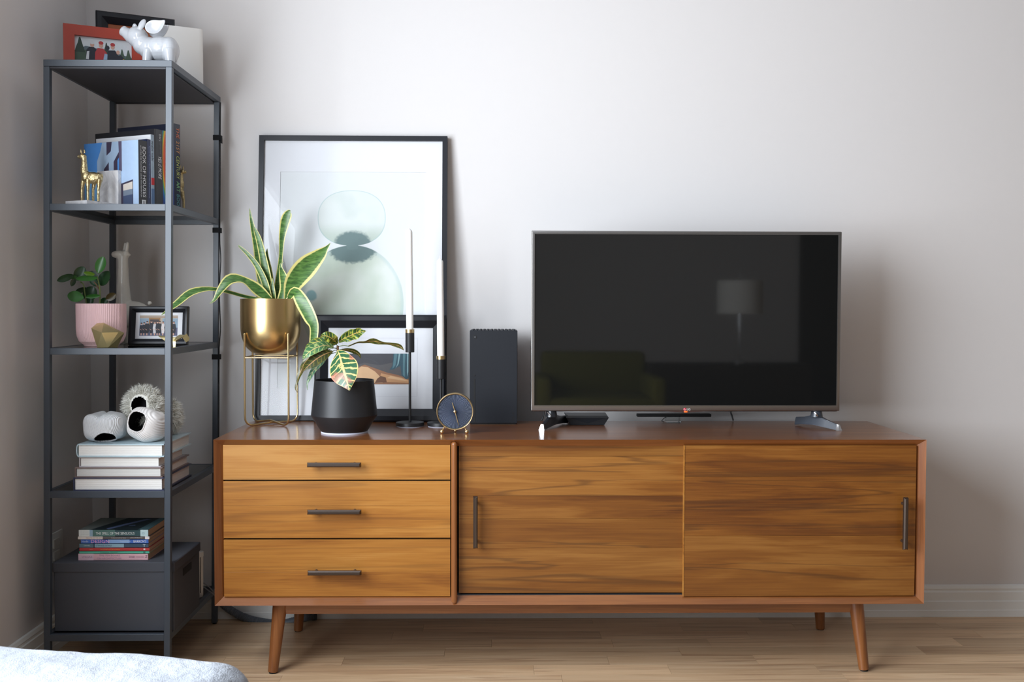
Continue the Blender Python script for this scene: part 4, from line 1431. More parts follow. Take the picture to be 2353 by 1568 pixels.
ribs = MB()
for i in range(72):
    a_ = 2 * PI * i / 72
    d_ = Vector((math.cos(a_), 0, math.sin(a_)))
    p0, p1 = kcn + d_ * 0.010 + Vector((0, 0.0032, 0)), kcn + d_ * (RO - 0.0045) + Vector((0, 0.0016, 0))
    s_ = Vector((-d_.z, 0, d_.x))
    ribs.b.faces.new([ribs.b.verts.new(q) for q in (p0 - s_ * 0.00015, p1 - s_ * 0.00055, p1 + Vector((0, -0.0007, 0)))])
    ribs.b.faces.new([ribs.b.verts.new(q) for q in (p0 + s_ * 0.00015, p1 + Vector((0, -0.0007, 0)), p1 + s_ * 0.00055)])
ribs.build('dial_ribs', pmat('rib_silver', rgb(168, 176, 192), 0.35, metal=0.6), ck, smooth=0)


def hand(tip, w0, y, name):
    a = Vector((kcn.x, y, kcn.z))
    b_ = at(tip[0], tip[1], y)
    d = (b_ - a).normalized()
    s = Vector((d.z, 0, -d.x))
    MB().prism([a - d * 0.004 + s * w0, a - d * 0.004 - s * w0, b_ - s * w0 * 0.6, b_ + s * w0 * 0.6], (0, 0.0008, 0)).build(name, M['brass'], ck, smooth=0)


hand((1039, 925.5), 0.0013, KY + 0.0005, 'hour_hand')
hand((1053.8, 978), 0.0011, KY - 0.0007, 'minute_hand')
MB().ball((kcn.x, KY - 0.0005, kcn.z), (0.0042, 0.0022, 0.0042), 18).build('hub', M['brass'], ck)
for px in (1015.5, 1072.5):
    bp_ = at(px, 992.2, KY + 0.004)
    cz = CZ1 + 0.0066
    q = at(1021.5 if px < 1040 else 1067, 981, KY + 0.012)
    m2 = MB().ball((bp_.x, KY + 0.004, cz), 0.0066, 18)
    m2.cyl((bp_.x, KY + 0.004, cz), q, 0.0022, n=10)
    m2.build('foot', M['brass'], ck)
m2 = MB().ball((kcn.x, KY + 0.045, CZ1 + 0.0045), 0.0045, 14)
m2.cyl((kcn.x, KY + 0.045, CZ1 + 0.0045), (kcn.x, KY + 0.030, kcn.z - RO * 0.6), 0.0022, n=10)
m2.build('rear_foot', M['brass'], ck)

# ================================================================== top of the shelf tower
ZT = SL[4]
A25 = math.radians(25)


def photo_frame(name, label, loc, rz, w_, h_, mem, depth, mat, lean=0.1, prof='flat'):
    t = leaning(name, label, loc, w_, h_, lean, mem, depth, prof, rz, mat)
    MB().span(-w_ / 2 + mem * 0.6, w_ / 2 - mem * 0.6, -depth * 0.3, -0.001, mem * 0.6, h_ - mem * 0.6).build('backing_board', M['dark_wood'], t, local=True, smooth=0)
    MB().prism([(-0.02, 0, h_ * 0.7), (0.02, 0, h_ * 0.7), (0.03, 0.004, 0.004 + h_ * 0.05), (-0.03, 0.004, 0.004 + h_ * 0.05)], (0, 0.002, 0)).build('easel_leg', M['black'], t, local=True, smooth=0)
    return t


# red frame
ra = at(144.5, 56, -0.375)
rw, rh = 0.222, ra.z - ZT
rc_ = Vector((ra.x, -0.375, 0)) + Vector((math.cos(A25), math.sin(A25), 0)) * (rw / 2)
rf = photo_frame('photo_frame', 'red wooden photo frame with outdoor group snapshot on top of the shelf', (rc_.x, rc_.y, ZT), A25, rw, rh + 0.002, 0.031, 0.016, M['red_frame'], 0.06)
sky, tree, tree2, snow, navy, redj, skin = C(216, 222, 226), C(72, 92, 76), C(52, 70, 60), C(206, 212, 218), C(40, 44, 56), C(182, 60, 62), C(208, 164, 146)
pale, bluej, yel = C(214, 218, 222), C(150, 178, 206), C(206, 158, 70)


def fir(u, v, w_, h_):
    return [(u - w_, v), (u + w_, v), (u + w_ * 0.7, v + h_ * 0.35), (u + w_ * 0.4, v + h_ * 0.6), (u + w_ * 0.12, v + h_), (u - w_ * 0.12, v + h_), (u - w_ * 0.4, v + h_ * 0.6), (u - w_ * 0.7, v + h_ * 0.35)]


flat('snapshot', [
    (sky, [(0, 0), (1, 0), (1, 1), (0, 1)]),
    (C(96, 112, 120), [(0, 0.45), (0.2, 0.68), (0.4, 0.62), (0.6, 0.58), (0.8, 0.5), (1, 0.42), (1, 0.2), (0, 0.2)]),
    (tree, [(0, 0), (1, 0), (1, 0.34), (0.8, 0.4), (0.6, 0.5), (0.2, 0.55), (0, 0.5)]),
    (snow, [(0, 0), (0.3, 0), (0.24, 0.12), (0, 0.16)]), (snow, [(0.85, 0), (1, 0), (1, 0.1), (0.9, 0.1)]),
    (tree2, fir(0.10, 0.45, 0.09, 0.5)), (tree, fir(0.93, 0.22, 0.08, 0.45)), (tree2, fir(0.55, 0.5, 0.05, 0.35)), (tree, fir(0.82, 0.3, 0.06, 0.38)),
    (navy, [(0.19, 0.0), (0.40, 0.0), (0.40, 0.55), (0.34, 0.66), (0.26, 0.66), (0.21, 0.55)]), (pale, [(0.20, 0.24), (0.25, 0.24), (0.26, 0.52), (0.22, 0.5)]),
    (navy, [(0.52, 0), (0.76, 0), (0.75, 0.5), (0.70, 0.62), (0.58, 0.60)]), (navy, [(0.72, 0), (0.88, 0), (0.86, 0.36), (0.80, 0.48), (0.74, 0.44)]),
    (redj, [(0.35, 0.2), (0.56, 0.2), (0.56, 0.5), (0.50, 0.64), (0.40, 0.64), (0.36, 0.5)]), (navy, [(0.34, 0.0), (0.56, 0.0), (0.56, 0.24), (0.35, 0.24)]),
    (bluej, [(0.49, 0.12), (0.56, 0.16), (0.57, 0.46), (0.52, 0.48), (0.50, 0.3)]), (redj, [(0.34, 0.08), (0.54, 0.03), (0.54, 0.07), (0.34, 0.12)]),
    (yel, [(0.77, 0.14), (0.79, 0.12), (0.86, 0.34), (0.84, 0.36)]),
    (skin, ell(0.31, 0.73, 0.035, 0.075)), (pale, ell(0.31, 0.80, 0.038, 0.05)), (skin, ell(0.46, 0.74, 0.036, 0.08)), (redj, ell(0.46, 0.82, 0.042, 0.06)),
    (navy, ell(0.57, 0.68, 0.035, 0.08)), (skin, ell(0.66, 0.72, 0.034, 0.08)), (redj, ell(0.66, 0.80, 0.040, 0.06)), (skin, ell(0.75, 0.56, 0.03, 0.07)),
    (C(238, 240, 240), ell(0.66, 0.03, 0.02, 0.02)),
], rf, (0, -0.0062, (rh + 0.002) / 2), (1, 0, 0), (0, 0, 1), rw - 0.058, rh + 0.002 - 0.058, local=True, eps=0.00004)
# black frame behind
ba_ = at(219.5, 25, -0.215)
bw_, bh_ = 0.236, ba_.z - ZT
bc_ = Vector((ba_.x, -0.215, 0)) + Vector((math.cos(A25), math.sin(A25), 0)) * (bw_ / 2)
bfm = photo_frame('photo_frame', 'black photo frame behind the winged pig on top of the shelf', (bc_.x, bc_.y, ZT), A25, bw_, bh_ + 0.001, 0.036, 0.02, M['frame_black'], 0.05, 'scoop')
flat('warm_print', [(C(168, 92, 52), [(0, 0), (1, 0), (1, 1), (0, 1)]), (C(120, 62, 40), [(0, 0), (1, 0), (1, 0.4), (0.5, 0.55), (0, 0.35)]), (C(200, 130, 84), ell(0.6, 0.62, 0.14, 0.16))],
     bfm, (0, -0.0065, bh_ / 2), (1, 0, 0), (0, 0, 1), bw_ - 0.07, bh_ - 0.07, local=True)
# white rectangular vase
va = at(474, 73, -0.105)
vh = va.z - ZT
vw, vd = 0.135, 0.055
vc = Vector((va.x, -0.135, 0)) - Vector((math.cos(A25), math.sin(A25), 0)) * (vw / 2) + Vector((-math.sin(A25), math.cos(A25), 0)) * (vd / 2)
vt = thing('vase', 'plain white flat rectangular ceramic vase behind the pig on the shelf top', 'vase', (vc.x, vc.y, ZT), A25)
m2 = MB()


def rrect(w_, d_, r, n=6):
    out = []
    for cx, cy, a0 in ((w_ / 2 - r, d_ / 2 - r, 0), (-w_ / 2 + r, d_ / 2 - r, 1), (-w_ / 2 + r, -d_ / 2 + r, 2), (w_ / 2 - r, -d_ / 2 + r, 3)):
        for i in range(n + 1):
            a = PI / 2 * (a0 + i / n)
            out.append((cx + r * math.cos(a), cy + r * math.sin(a)))
    return out


lv = [(rrect(vw, vd, 0.016), 0), (rrect(vw, vd, 0.016), vh), (rrect(vw - 0.008, vd - 0.008, 0.013), vh), (rrect(vw - 0.008, vd - 0.008, 0.013), 0.01)]
rr_ = [[m2.b.verts.new((x, y, z)) for x, y in L] for L, z in lv]
for A, B in zip(rr_[:-1], rr_[1:]):
    for i in range(len(A)):
        m2.b.faces.new((A[i], A[(i + 1) % len(A)], B[(i + 1) % len(A)], B[i]))
m2.b.faces.new(rr_[0])
m2.b.faces.new(rr_[-1])
m2.build('body', M['white_matte'], vt, local=True)

# winged pig
PY = -0.455
kp = mpp(PY)
pg = thing('pig_figurine', 'glossy white ceramic pig figurine with wings on top of the shelf', 'figurine', (at(345, 137, PY).x, PY, ZT))


def pb(px, py, dy=0.0):
    v = at(px, py, PY)
    return Vector((v.x, PY + dy, v.z))


body = MB()
zoff = ZT
gy = 160.0          # photo row of the shelf top at the pig's depth is hidden by the shelf edge


def eb_(px, py, rx, ry, rz, dy=0.0, tilt=0.0):
    body.ball(pb(px, py, dy), (rx * kp, ry * kp, rz * kp), 24, Matrix.Rotation(tilt, 4, 'Y'))


eb_(370, 112, 38, 29, 27)                     # trunk
eb_(390, 115, 21, 28, 29)                     # rump
eb_(343, 111, 25, 26, 25)                     # shoulders
eb_(328, 103, 22, 24, 23)                     # neck
eb_(315, 85, 23.5, 23, 23.5)                  # head
eb_(322, 84, 17, 25, 17)                      # cheeks
body.cyl(pb(303, 84), pb(284, 71.5), 17 * kp, 10.5 * kp, 24)   # snout
eb_(283, 71, 6.5, 11.5, 12, 0, 0.55)          # snout disc
for sx_, dy in ((328, -16), (318, 16)):
    body.cyl(pb(sx_ + 18, 118, dy * kp), pb(sx_ + 14, 150, dy * kp), 12 * kp, 9.5 * kp, 16)
for sx_, dy in ((393, -16), (388, 16)):
    body.cyl(pb(sx_, 118, dy * kp), pb(sx_ + 4, 152, dy * kp), 14 * kp, 9.5 * kp, 16)
for sx_, sy_, dy, tl_ in ((331, 60, -13, 0.15), (307, 66, 11, -0.3)):
    body.ball(pb(sx_, sy_, dy * kp), (7.5 * kp, 4.5 * kp, 15 * kp), 16, Matrix.Rotation(0.25 + tl_, 4, 'Y') @ Matrix.Rotation(0.25 * (1 if dy > 0 else -1), 4, 'X'))
me = blobmesh(body, 0.0018, 8)
zmin = min(v.co.z for v in me.vertices)
for v in me.vertices:                        # stand the feet on the shelf
    if v.co.z < zmin + 0.03:
        v.co.z = v.co.z + (ZT - zmin) * (1 - (v.co.z - zmin) / 0.03)
link_mesh('body', me, M['ceramic'], pg, smooth=180)


def wing(dy, dxp, dyp):
    m3 = MB()
    out = [(337, 62), (346, 52), (358, 49), (372, 51), (380, 50), (386, 49), (384, 60), (378, 71), (370, 80), (358, 83), (345, 80), (338, 72)]
    c_ = (358, 67)
    for sc in (1.0,):
        pass
    for py_ in (0, 1):
        pass
    ringf = [m3.b.verts.new(pb(x + dxp, y + dyp, (dy - 3.6) * kp)) for x, y in out]
    ringb = [m3.b.verts.new(pb(x + dxp, y + dyp, (dy + 3.6) * kp)) for x, y in out]
    inn = [m3.b.verts.new(pb(c_[0] + (x - c_[0]) * 0.62 + dxp + 2, c_[1] + (y - c_[1]) * 0.62 + dyp + 2, (dy + 1.8) * kp)) for x, y in out]
    innb = [m3.b.verts.new(pb(c_[0] + (x - c_[0]) * 0.5 + dxp, c_[1] + (y - c_[1]) * 0.5 + dyp, (dy + 7) * kp)) for x, y in out]
    n_ = len(out)
    for i in range(n_):
        j = (i + 1) % n_
        m3.b.faces.new((ringf[i], ringf[j], inn[j], inn[i]))
        m3.b.faces.new((ringf[i], ringb[i], ringb[j], ringf[j]))
        m3.b.faces.new((ringb[i], innb[i], innb[j], ringb[j]))
    m3.b.faces.new(inn)
    m3.b.faces.new(innb[::-1])
    bmesh.ops.recalc_face_normals(m3.b, faces=m3.b.faces)
    me3 = bpy.data.meshes.new('w')
    m3.b.to_mesh(me3)
    m3.b.free()
    o = bpy.data.objects.new('w', me3)
    COL.objects.link(o)
    sm = o.modifiers.new('s', 'SUBSURF')
    sm.levels = sm.render_levels = 2
    r_ = evaluated(o)
    bpy.data.objects.remove(o)
    link_mesh('wing', r_, M['ceramic'], pg, smooth=180)


wing(-15, 0, 0)
wing(17, -2, 2)

# ================================================================== second shelf: bookends and upright books
Z2 = SL[3]
RB = math.radians(65)
e1 = Vector((math.cos(RB), math.sin(RB), 0))
e2 = Vector((-math.sin(RB), math.cos(RB), 0))
C0 = at(199, 459, -0.545)
C0.z = Z2
bk0 = C0 + e1 * 0.117                                   # foot of the slab's front face
# bookend in local coordinates: X along the row, Y along the covers
be = thing('llama_bookend', 'gold llama bookend on white marble at the left end of the books', 'bookend', bk0, RB, 'llama bookends')
MB().span(-0.117, 0.0, 0.0, 0.082, 0, 0.0115, 0.0008, 1).build('base_plate', M['marble'], be, local=True, smooth=0)
MB().span(0.0, 0.013, 0.0, 0.082, 0, 0.110, 0.0008, 1).build('slab', M['marble'], be, local=True, smooth=0)


def lp(px, py, dy):
    """photo point -> bookend local"""
    v = at(px, py, dy)
    d = v - bk0
    return Vector((d.dot(e1), d.dot(e2), d.z))


LY = -0.497
lm = MB()
kl = mpp(LY)


def le(px, py, rx, ry, rz, Y=LY, tilt=0.0):
    lm.ball(lp(px, py, Y), (rx * kl, ry * kl, rz * kl), 18, Matrix.Rotation(-RB, 4, 'Z') @ Matrix.Rotation(tilt, 4, 'Y'))


def lc(a, b_, r0, r1, Ya=LY, Yb=LY):
    lm.cyl(lp(a[0], a[1], Ya), lp(b_[0], b_[1], Yb), r0 * kl, r1 * kl, 14)


le(213, 409, 21, 12, 13.5)
le(226, 410, 10, 11, 13.5)
le(198, 406, 11, 11, 14)
le(194, 395, 8.5, 9, 17, LY, -0.15)
lc((194, 396), (193, 360), 8, 5.5)
le(190, 360, 9, 6.5, 6.5)
lc((189, 361), (179, 360), 5, 3.6)
for x, dy in ((186.5, -.006), (194.5, .004)):
    lc((x, 352), (x - 1.0, 343), 2.6, 1.0, LY + dy, LY + dy)
for x0, x1, dy in ((192, 188, .010), (202, 202, -.010), (218, 214, .010), (229, 226, -.008)):
    lc((x0, 412), (x1, 436), 6, 3.2, LY + dy, LY + dy)
    lc((x1, 436), (x1, 460), 3.2, 3.0, LY + dy, LY + dy)
le(234, 406, 3, 4, 7)
me = blobmesh(lm, 0.0012, 4)
zmin = min(v.co.z for v in me.vertices)
for v in me.vertices:
    if v.co.z < zmin + 0.03:
        v.co.z += (0.0115 - zmin) * (1 - (v.co.z - zmin) / 0.03)
link_mesh('llama', me, M['llama_gold'], be, local=True, smooth=180)

# books: local X = thickness, Y = depth of the cover, Z up; spine at Y = 0 facing -Y
bc0 = bk0 + e1 * 0.0137 - e2 * 0.066


def upright(off, th, dep, hgt, label, cover, spine=None, setback=0.0, group='upright books on the second shelf'):
    o = bc0 + e1 * off + e2 * setback
    t = thing('book', label, 'book', (o.x, o.y, Z2), RB, group)
    cv = MB()
    ct = min(0.0022, th * 0.15)
    cv.span(0, ct, 0, dep, 0, hgt).span(th - ct, th, 0, dep, 0, hgt).span(0, th, -0.0005, ct, 0, hgt)
    cv.build('cover', cover, t, local=True, smooth=0)
    MB().span(ct, th - ct, ct, dep - 0.003, 0.002, hgt - 0.003).build('pages', M['pages'], t, local=True, smooth=0)
    if spine:
        MB().span(0.0003, th - 0.0003, -0.0009, -0.0005, 0.0005, hgt - 0.0005).build('spine', spine, t, local=True, smooth=0)
    return t


def spine_text(t, s, mat, x, z0, z1, size, shear=0.0, name='spine_title'):
    """reads top to bottom"""
    text(name, s, mat, t, (x, -0.0011, (z0 + z1) / 2), (0, 0, -1), (1, 0, 0), z1 - z0, size, local=True, shear=shear)


def zh(px, py, off):
    return at(px, py, (bc0 + e1 * off).y).z - Z2


black_c = pmat('book_black', rgb(30, 31, 36), 0.35, coat=0.2)
navy_c = pmat('book_navy', rgb(30, 42, 78), 0.35, coat=0.2)
white_c = pmat('book_white', rgb(232, 234, 238), 0.35, coat=0.2)
dark_c = pmat('book_charcoal', rgb(50, 52, 56), 0.4, coat=0.2)
deep_c = pmat('book_midnight', rgb(22, 30, 52), 0.35, coat=0.2)
whiteT = C(232, 232, 234)
h1 = zh(309, 321, 0)
b1 = upright(0.0, 0.0335, 0.212, h1, 'square blue photo book with concrete house cover and black spine', black_c)
# printed cover on the face toward the llama (local x = 0 side): u runs from the far edge to the spine
skyA, skyB, con, con2, dk, glassA, glassB, sand = C(70, 132, 200), C(110, 166, 214), C(150, 172, 196), C(172, 196, 226), C(52, 44, 66), C(112, 124, 140), C(60, 74, 104), C(206, 196, 186)
flat('cover_picture', [
    (skyA, [(0, 0), (1, 0), (1, 1), (0, 1)]), (skyB, [(0, 0), (0.35, 0), (0.35, 0.55), (0, 0.6)]),
    (con, [(0.25, 0), (0.68, 0), (0.68, 1), (0.34, 1), (0.30, 0.86), (0.24, 0.72)]),
    (con2, [(0.66, 0), (1, 0), (1, 1), (0.66, 1)]),
    (dk, [(0.42, 1), (0.52, 1), (0.50, 0.86), (0.42, 0.80)]), (dk, [(0.37, 0.60), (0.46, 0.70), (0.46, 0.50), (0.37, 0.50)]),
    (dk, [(0.55, 0.70), (0.66, 0.86), (0.66, 0.52), (0.55, 0.56)]), (C(84, 76, 100), [(0.64, 1), (0.70, 1), (0.70, 0.56), (0.66, 0.52)]),
    (skyA, [(0.62, 0.72), (0.65, 0.76), (0.65, 0.57), (0.62, 0.57)]),
    (dk, [(0.66, 0.36), (0.90, 0.42), (0.90, 0.0), (0.66, 0.0)]), (glassA, [(0.72, 0.35), (0.89, 0.39), (0.89, 0.02), (0.72, 0.0)]),
    (sand, [(0.72, 0.35), (0.89, 0.39), (0.89, 0.28), (0.72, 0.26)]), (glassB, [(0.72, 0.18), (0.89, 0.20), (0.89, 0.02), (0.72, 0.0)]),
], b1, (-0.0002, 0.106, h1 / 2), (0, -1, 0), (0, 0, 1), 0.212, h1, local=True, eps=0.00003)
spine_text(b1, 'BOOK OF HOUSES', whiteT, 0.0215, 0.031, h1 - 0.018, 0.0125)
spine_text(b1, 'LE LIVRE DES MAISONS | DAS HÄUSERBUCH', whiteT, 0.0085, 0.031, h1 - 0.015, 0.0055)
m2 = MB()
for q in range(3):
    m2.span(0.013 + q * 0.005, 0.0155 + q * 0.005, -0.0014, -0.0006, 0.006, 0.022)
m2.span(0.012, 0.027, -0.0014, -0.0006, 0.0205, 0.0235)
m2.build('publisher_mark', whiteT, b1, local=True, smooth=0)
h2 = zh(332, 320, 0.04)
b2 = upright(0.0340, 0.0145, 0.19, h2, 'slim dark blue book beside the blue photo book', navy_c)
spine_text(b2, 'National Houses | Maisons individuelles | Einfamilienhäuser', C(150, 170, 214), 0.007, 0.03, h2 - 0.02, 0.004)
spine_text(b2, 'T', C(200, 210, 230), 0.007, 0.004, 0.009, 0.006, name='publisher_mark')
h3 = zh(339, 309, 0.05)
b3 = upright(0.0490, 0.013, 0.215, h3, 'thin white book with grey spine and red patch', white_c, pmat('spine_grey', rgb(150, 168, 184), 0.5, var=0.3, bscale=60))
spine_text(b3, 'wabi sabi', C(60, 66, 74), 0.0065, h3 - 0.078, h3 - 0.018, 0.0085)
MB().span(0.0004, 0.0126, -0.0013, -0.0008, h3 - 0.148, h3 - 0.127).build('red_patch', C(190, 40, 46), b3, local=True, smooth=0)
MB().span(0.0004, 0.0126, -0.0013, -0.0008, 0.003, 0.06).build('blue_patch', C(84, 112, 150), b3, local=True, smooth=0)
h4 = zh(346, 296, 0.063)
b4 = upright(0.0625, 0.0062, 0.232, h4, 'thin tall plain black book between white and charcoal books', black_c)
b5 = upright(0.0692, 0.0275, 0.215, zh(355, 297, 0.075), 'charcoal paperback with white brushed lettering on the spine', dark_c)
h5 = zh(355, 297, 0.075)
spine_text(b5, 'BIG', C(190, 192, 196), 0.0165, h5 - 0.034, h5 - 0.014, 0.0085)
spine_text(b5, 'BJARKE INGELS GROUP', C(128, 130, 134), 0.0165, h5 - 0.072, h5 - 0.038, 0.0045)
spine_text(b5, 'YES iS MORE', whiteT, 0.0155, h5 * 0.38, h5 * 0.66, 0.0130, 0.4)
spine_text(b5, '/', whiteT, 0.0165, 0.003, 0.009, 0.010, name='publisher_mark')


def rainbow():
    m, t, b = newmat('thermal_cover')
    tc = t.add('ShaderNodeTexCoord')
    sp2 = t.add('ShaderNodeSeparateXYZ')
    t.link(tc.outputs['Object'], sp2.inputs[0])
    # heat map: distance from a hot core in the spine's upper right
    dx = t.math('DIVIDE', t.math('SUBTRACT', sp2.outputs[0], 0.020), 0.030)
    dz = t.math('DIVIDE', t.math('SUBTRACT', sp2.outputs[2], 0.150), 0.150)
    d = t.math('SQRT', t.math('ADD', t.math('MULTIPLY', dx, dx), t.math('MULTIPLY', dz, dz)))
    t.link(t.ramp(d, [(0.0, rgb(206, 62, 42)), (0.55, rgb(208, 84, 40)), (0.66, rgb(228, 170, 40)), (0.75, rgb(90, 168, 66)), (0.86, rgb(36, 110, 178)), (1.0, rgb(34, 60, 130))]), b.inputs['Base Color'])
    b.inputs['Roughness'].default_value = 0.3
    return m


h6 = zh(372, 300, 0.1)
b6 = upright(0.0972, 0.047, 0.20, h6, 'thick book with heat-map rainbow spine partly behind the shelf post', rainbow())
spine_text(b6, 'HOT TO COLD', C(214, 96, 70), 0.022, 0.05, h6 - 0.012, 0.024)
h7 = zh(409, 286.5, 0.17)
b7 = upright(0.1446, 0.0275, 0.225, h7, 'tall midnight blue art book with orange-to-green spine lettering', deep_c)
zz_ = h7 - 0.012
for wd_, L, cl in (('THE', 0.030, C(214, 124, 88)), ('21ST', 0.036, C(206, 150, 96)), ('CENTURY', 0.064, C(190, 200, 110)), ('ART', 0.030, C(130, 186, 130)), ('BOOK', 0.042, C(84, 150, 150))):
    sc_h = (h7 - 0.02) / 0.226
    spine_text(b7, wd_, cl, 0.0165, zz_ - L * sc_h, zz_, 0.0125, 0.15)
    zz_ -= (L + 0.006) * sc_h
# second bookend, turned round, behind the last book
eo = bc0 + e1 * 0.1735 + e2 * 0.13
be2 = dup(be, (eo.x + e1.x * 0.0135 , eo.y + e1.y * 0.0135, Z2), RB + PI, 'gold llama bookend peeking out behind the tall midnight blue book', 'llama bookends')

# ================================================================== third shelf
Z3 = SL[2]
# pink fluted pot
KY3 = -0.402
pc = at(233, 750, KY3)
k3 = mpp(KY3)
ztop = at(233, 698, KY3).z
pp = thing('potted_baby_rubber_plant', 'green round-leaved plant in a fluted pink pot on the third shelf', 'potted plant', (pc.x, KY3, Z3))
rp = 54 * k3
hpot = ztop - Z3
MB().lathe([(0, 0.0003), (rp * 0.68, 0.0003), (rp * 0.70, 0.003), (rp * 0.74, 0.006), (rp * 0.88, 0.014), (rp * 0.97, 0.030), (rp, 0.050), (rp, hpot - 0.002), (rp - 0.0008, hpot), (rp - 0.004, hpot), (rp - 0.005, hpot - 0.03)],
           (pc.x, KY3, Z3), 168, 'z', (3, 7, 0.0011)).build('pot', M['pink'], pp, smooth=20)
MB().lathe([(0, hpot - 0.012), (rp - 0.0045, hpot - 0.016)], (pc.x, KY3, Z3), 32).build('soil', M['soil'], pp)


def stemtube(pts, r=0.002, mat='stem', parent=None):
    MB().tube(spline([at(*p) for p in pts], 12), r, 8).build('stem', M[mat], parent)


K = KY3
stemtube([(229, 702, K, ), (230, 680, K), (228, 655, K), (223, 635, K)], 0.0021, 'stem', pp)
stemtube([(199, 702, K + .01), (196, 680, K + .01), (192, 655, K + .01), (185, 648, K + .01)], 0.0019, 'stem', pp)
stemtube([(228, 665, K), (222, 655, K - .01), (216, 648, K - .01)], 0.0016, 'brown_stem', pp)


def rleaf(cx, cy, L, W, ang, tilt, Y, mat, dy=0.0):
    """oval leaf centred at a photo point; ang is the photo angle of its axis (deg, 0 = right, 90 = up)"""
    a = math.radians(ang)
    ux, uy = math.cos(a), -math.sin(a)
    pts = []
    for s, wf in ((-1, 0.08), (-0.8, 0.5), (-0.45, 0.88), (0, 1.0), (0.45, 0.9), (0.8, 0.55), (0.95, 0.25), (1.0, 0.04)):
        pts.append((cx + ux * s * L, cy + uy * s * L, Y + dy * s, W * wf, tilt))
    px_leaf(pts, 'leaf', mat, pp, n=16, nc=6, cup=0.2, thick=0.0014)


J, JD, JN = M['jade_leaf'], M['jade_dark'], M['jade_new']
rleaf(231.5, 609, 20, 11.5, 72, .1, K - .01, J)
rleaf(184, 629, 18, 13, 60, .3, K - .005, JD)
rleaf(241, 640, 19, 14, -120, .3, K + .02, JD)
rleaf(216, 636, 16, 10, 130, .5, K + .03, JD)
rleaf(199, 639.5, 25, 6.5, 2, .4, K - .03, J, -0.006)
rleaf(205, 629, 13, 5, -10, .3, K - .015, JN)
rleaf(150, 639, 20, 8, 20, .35, K - .02, JD)
rleaf(165, 636, 12, 5, 5, .4, K - .01, J)
rleaf(168, 649, 10, 5.5, 65, .3, K - .0, JD)
rleaf(174, 682, 19, 12.5, 170, .15, K - .03, J)
rleaf(207, 675, 18, 15, 60, .2, K + .03, JD)
rleaf(186, 667, 14, 6, 20, .4, K + .03, JD)
rleaf(213, 681, 17, 5, 5, .4, K - .02, J)
rleaf(207, 692, 10, 8, 80, .2, K + .02, JD)
rleaf(255, 682, 13, 8.5, 30, .3, K + .01, M['jade_brown'])
rleaf(239, 693, 11, 8, 40, .2, K + .02, JD)
rleaf(216, 650, 12, 7, 140, .4, K, JD)

# faceted gold ornaments
PYf = -0.505
gp = MB().hull([at(209.5, 754.8, PYf + .005), at(222.7, 743.2, PYf + .03), at(238.5, 742.4, PYf + .02), at(233.5, 764.8, PYf - .025), at(223.5, 799, PYf - .005), at(248.4, 799, PYf - .01),
                at(285.7, 765.6, PYf + .01), at(272, 764, PYf - .003), at(270, 798, PYf + .03), at(235, 797, PYf + .04), at(250, 748, PYf + .045), at(217, 780, PYf + .045)])
tag(gp.build('gold_polyhedron', M['pale_gold'], None, smooth=0), 'gold faceted polyhedron ornament in front of the pink pot', 'ornament')
gy2 = -0.46
gd = thing('gold_paper_crane', 'small folded gold bird ornament behind the front shelf post', 'ornament', (at(405, 790, gy2).x, gy2, Z3))


def h_(px, py, dy=0.0):
    return at(px, py, gy2 + dy)


MB().hull([h_(362, 771.5, 0), h_(392, 773, .02), h_(404, 776, .0), h_(398, 786, -.005), h_(378, 783, -.01), h_(368, 776, -.006)]).build('wing', M['pale_gold'], gd, smooth=0)
MB().hull([h_(397, 787, -.012), h_(420, 774, -.01), h_(428, 770, .0), h_(413, 769, .02), h_(398, 778, .015), h_(400, 790, .0)]).build('body', M['pale_gold'], gd, smooth=0)
MB().hull([h_(418, 775, -.008), h_(429, 767, .0), h_(436, 778, .004), h_(433, 784, .0), h_(427, 787, -.004), h_(422, 772, .02)]).build('tail', M['pale_gold'], gd, smooth=0)
MB().hull([h_(397, 785, -.012), h_(404, 785, -.012), h_(403, 798.5, -.012), h_(398, 798.5, -.012), h_(397, 786, .0), h_(404, 786, .0), h_(403, 797, .0), h_(398, 797, .0)]).build('foot', M['pale_gold'], gd, smooth=0)

# white ceramic llama
WY_ = -0.20
kw = mpp(WY_)
wl_ = thing('llama_figurine', 'tall white ceramic llama figurine behind the black photo frame', 'figurine', (at(285, 780, WY_).x, WY_, Z3))
wm_ = MB()


def wp(px, py, dy=0.0):
    return at(px, py, WY_) + Vector((0, dy, 0))


for (x, y, rx, ry, rz, tl_) in ((275, 585, 17, 11, 10, 0), (263, 585, 7, 8, 7.5, 0), (290, 585, 8, 9, 9, 0), (298, 586, 3, 3, 3, 0), (258, 585, 2.5, 3, 2.5, 0)):
    wm_.ball(wp(x, y), (rx * kw, ry * kw, rz * kw), 20)
wm_.cyl(wp(283, 588), wp(283, 640), 11 * kw, 12.5 * kw, 24)
wm_.cyl(wp(283, 640), wp(284, 720), 12.5 * kw, 19 * kw, 24)
for x, dy, yt in ((284.5, .010, 560), (294.5, -.010, 559)):
    wm_.cyl(wp(x - 1, 578, dy), wp(x + 1.2, yt, dy), 4.6 * kw, 3.4 * kw, 14)
    wm_.ball(wp(x + 1.2, yt, dy), 3.5 * kw, 12)
wm_.ball(wp(305, 722), (42 * kw, 22 * kw, 30 * kw), 28)
wm_.ball(wp(285, 720), (21 * kw, 20 * kw, 26 * kw), 24)
wm_.ball(wp(344, 697), (5.5 * kw, 6 * kw, 5.5 * kw), 12)
for x, dy in ((279, -.014), (289, .014), (322, -.014), (330, .014)):
    wm_.cyl(wp(x, 730, dy), wp(x, 783, dy), 12 * kw, 9 * kw, 16)
me = blobmesh(wm_, 0.0026, 8)
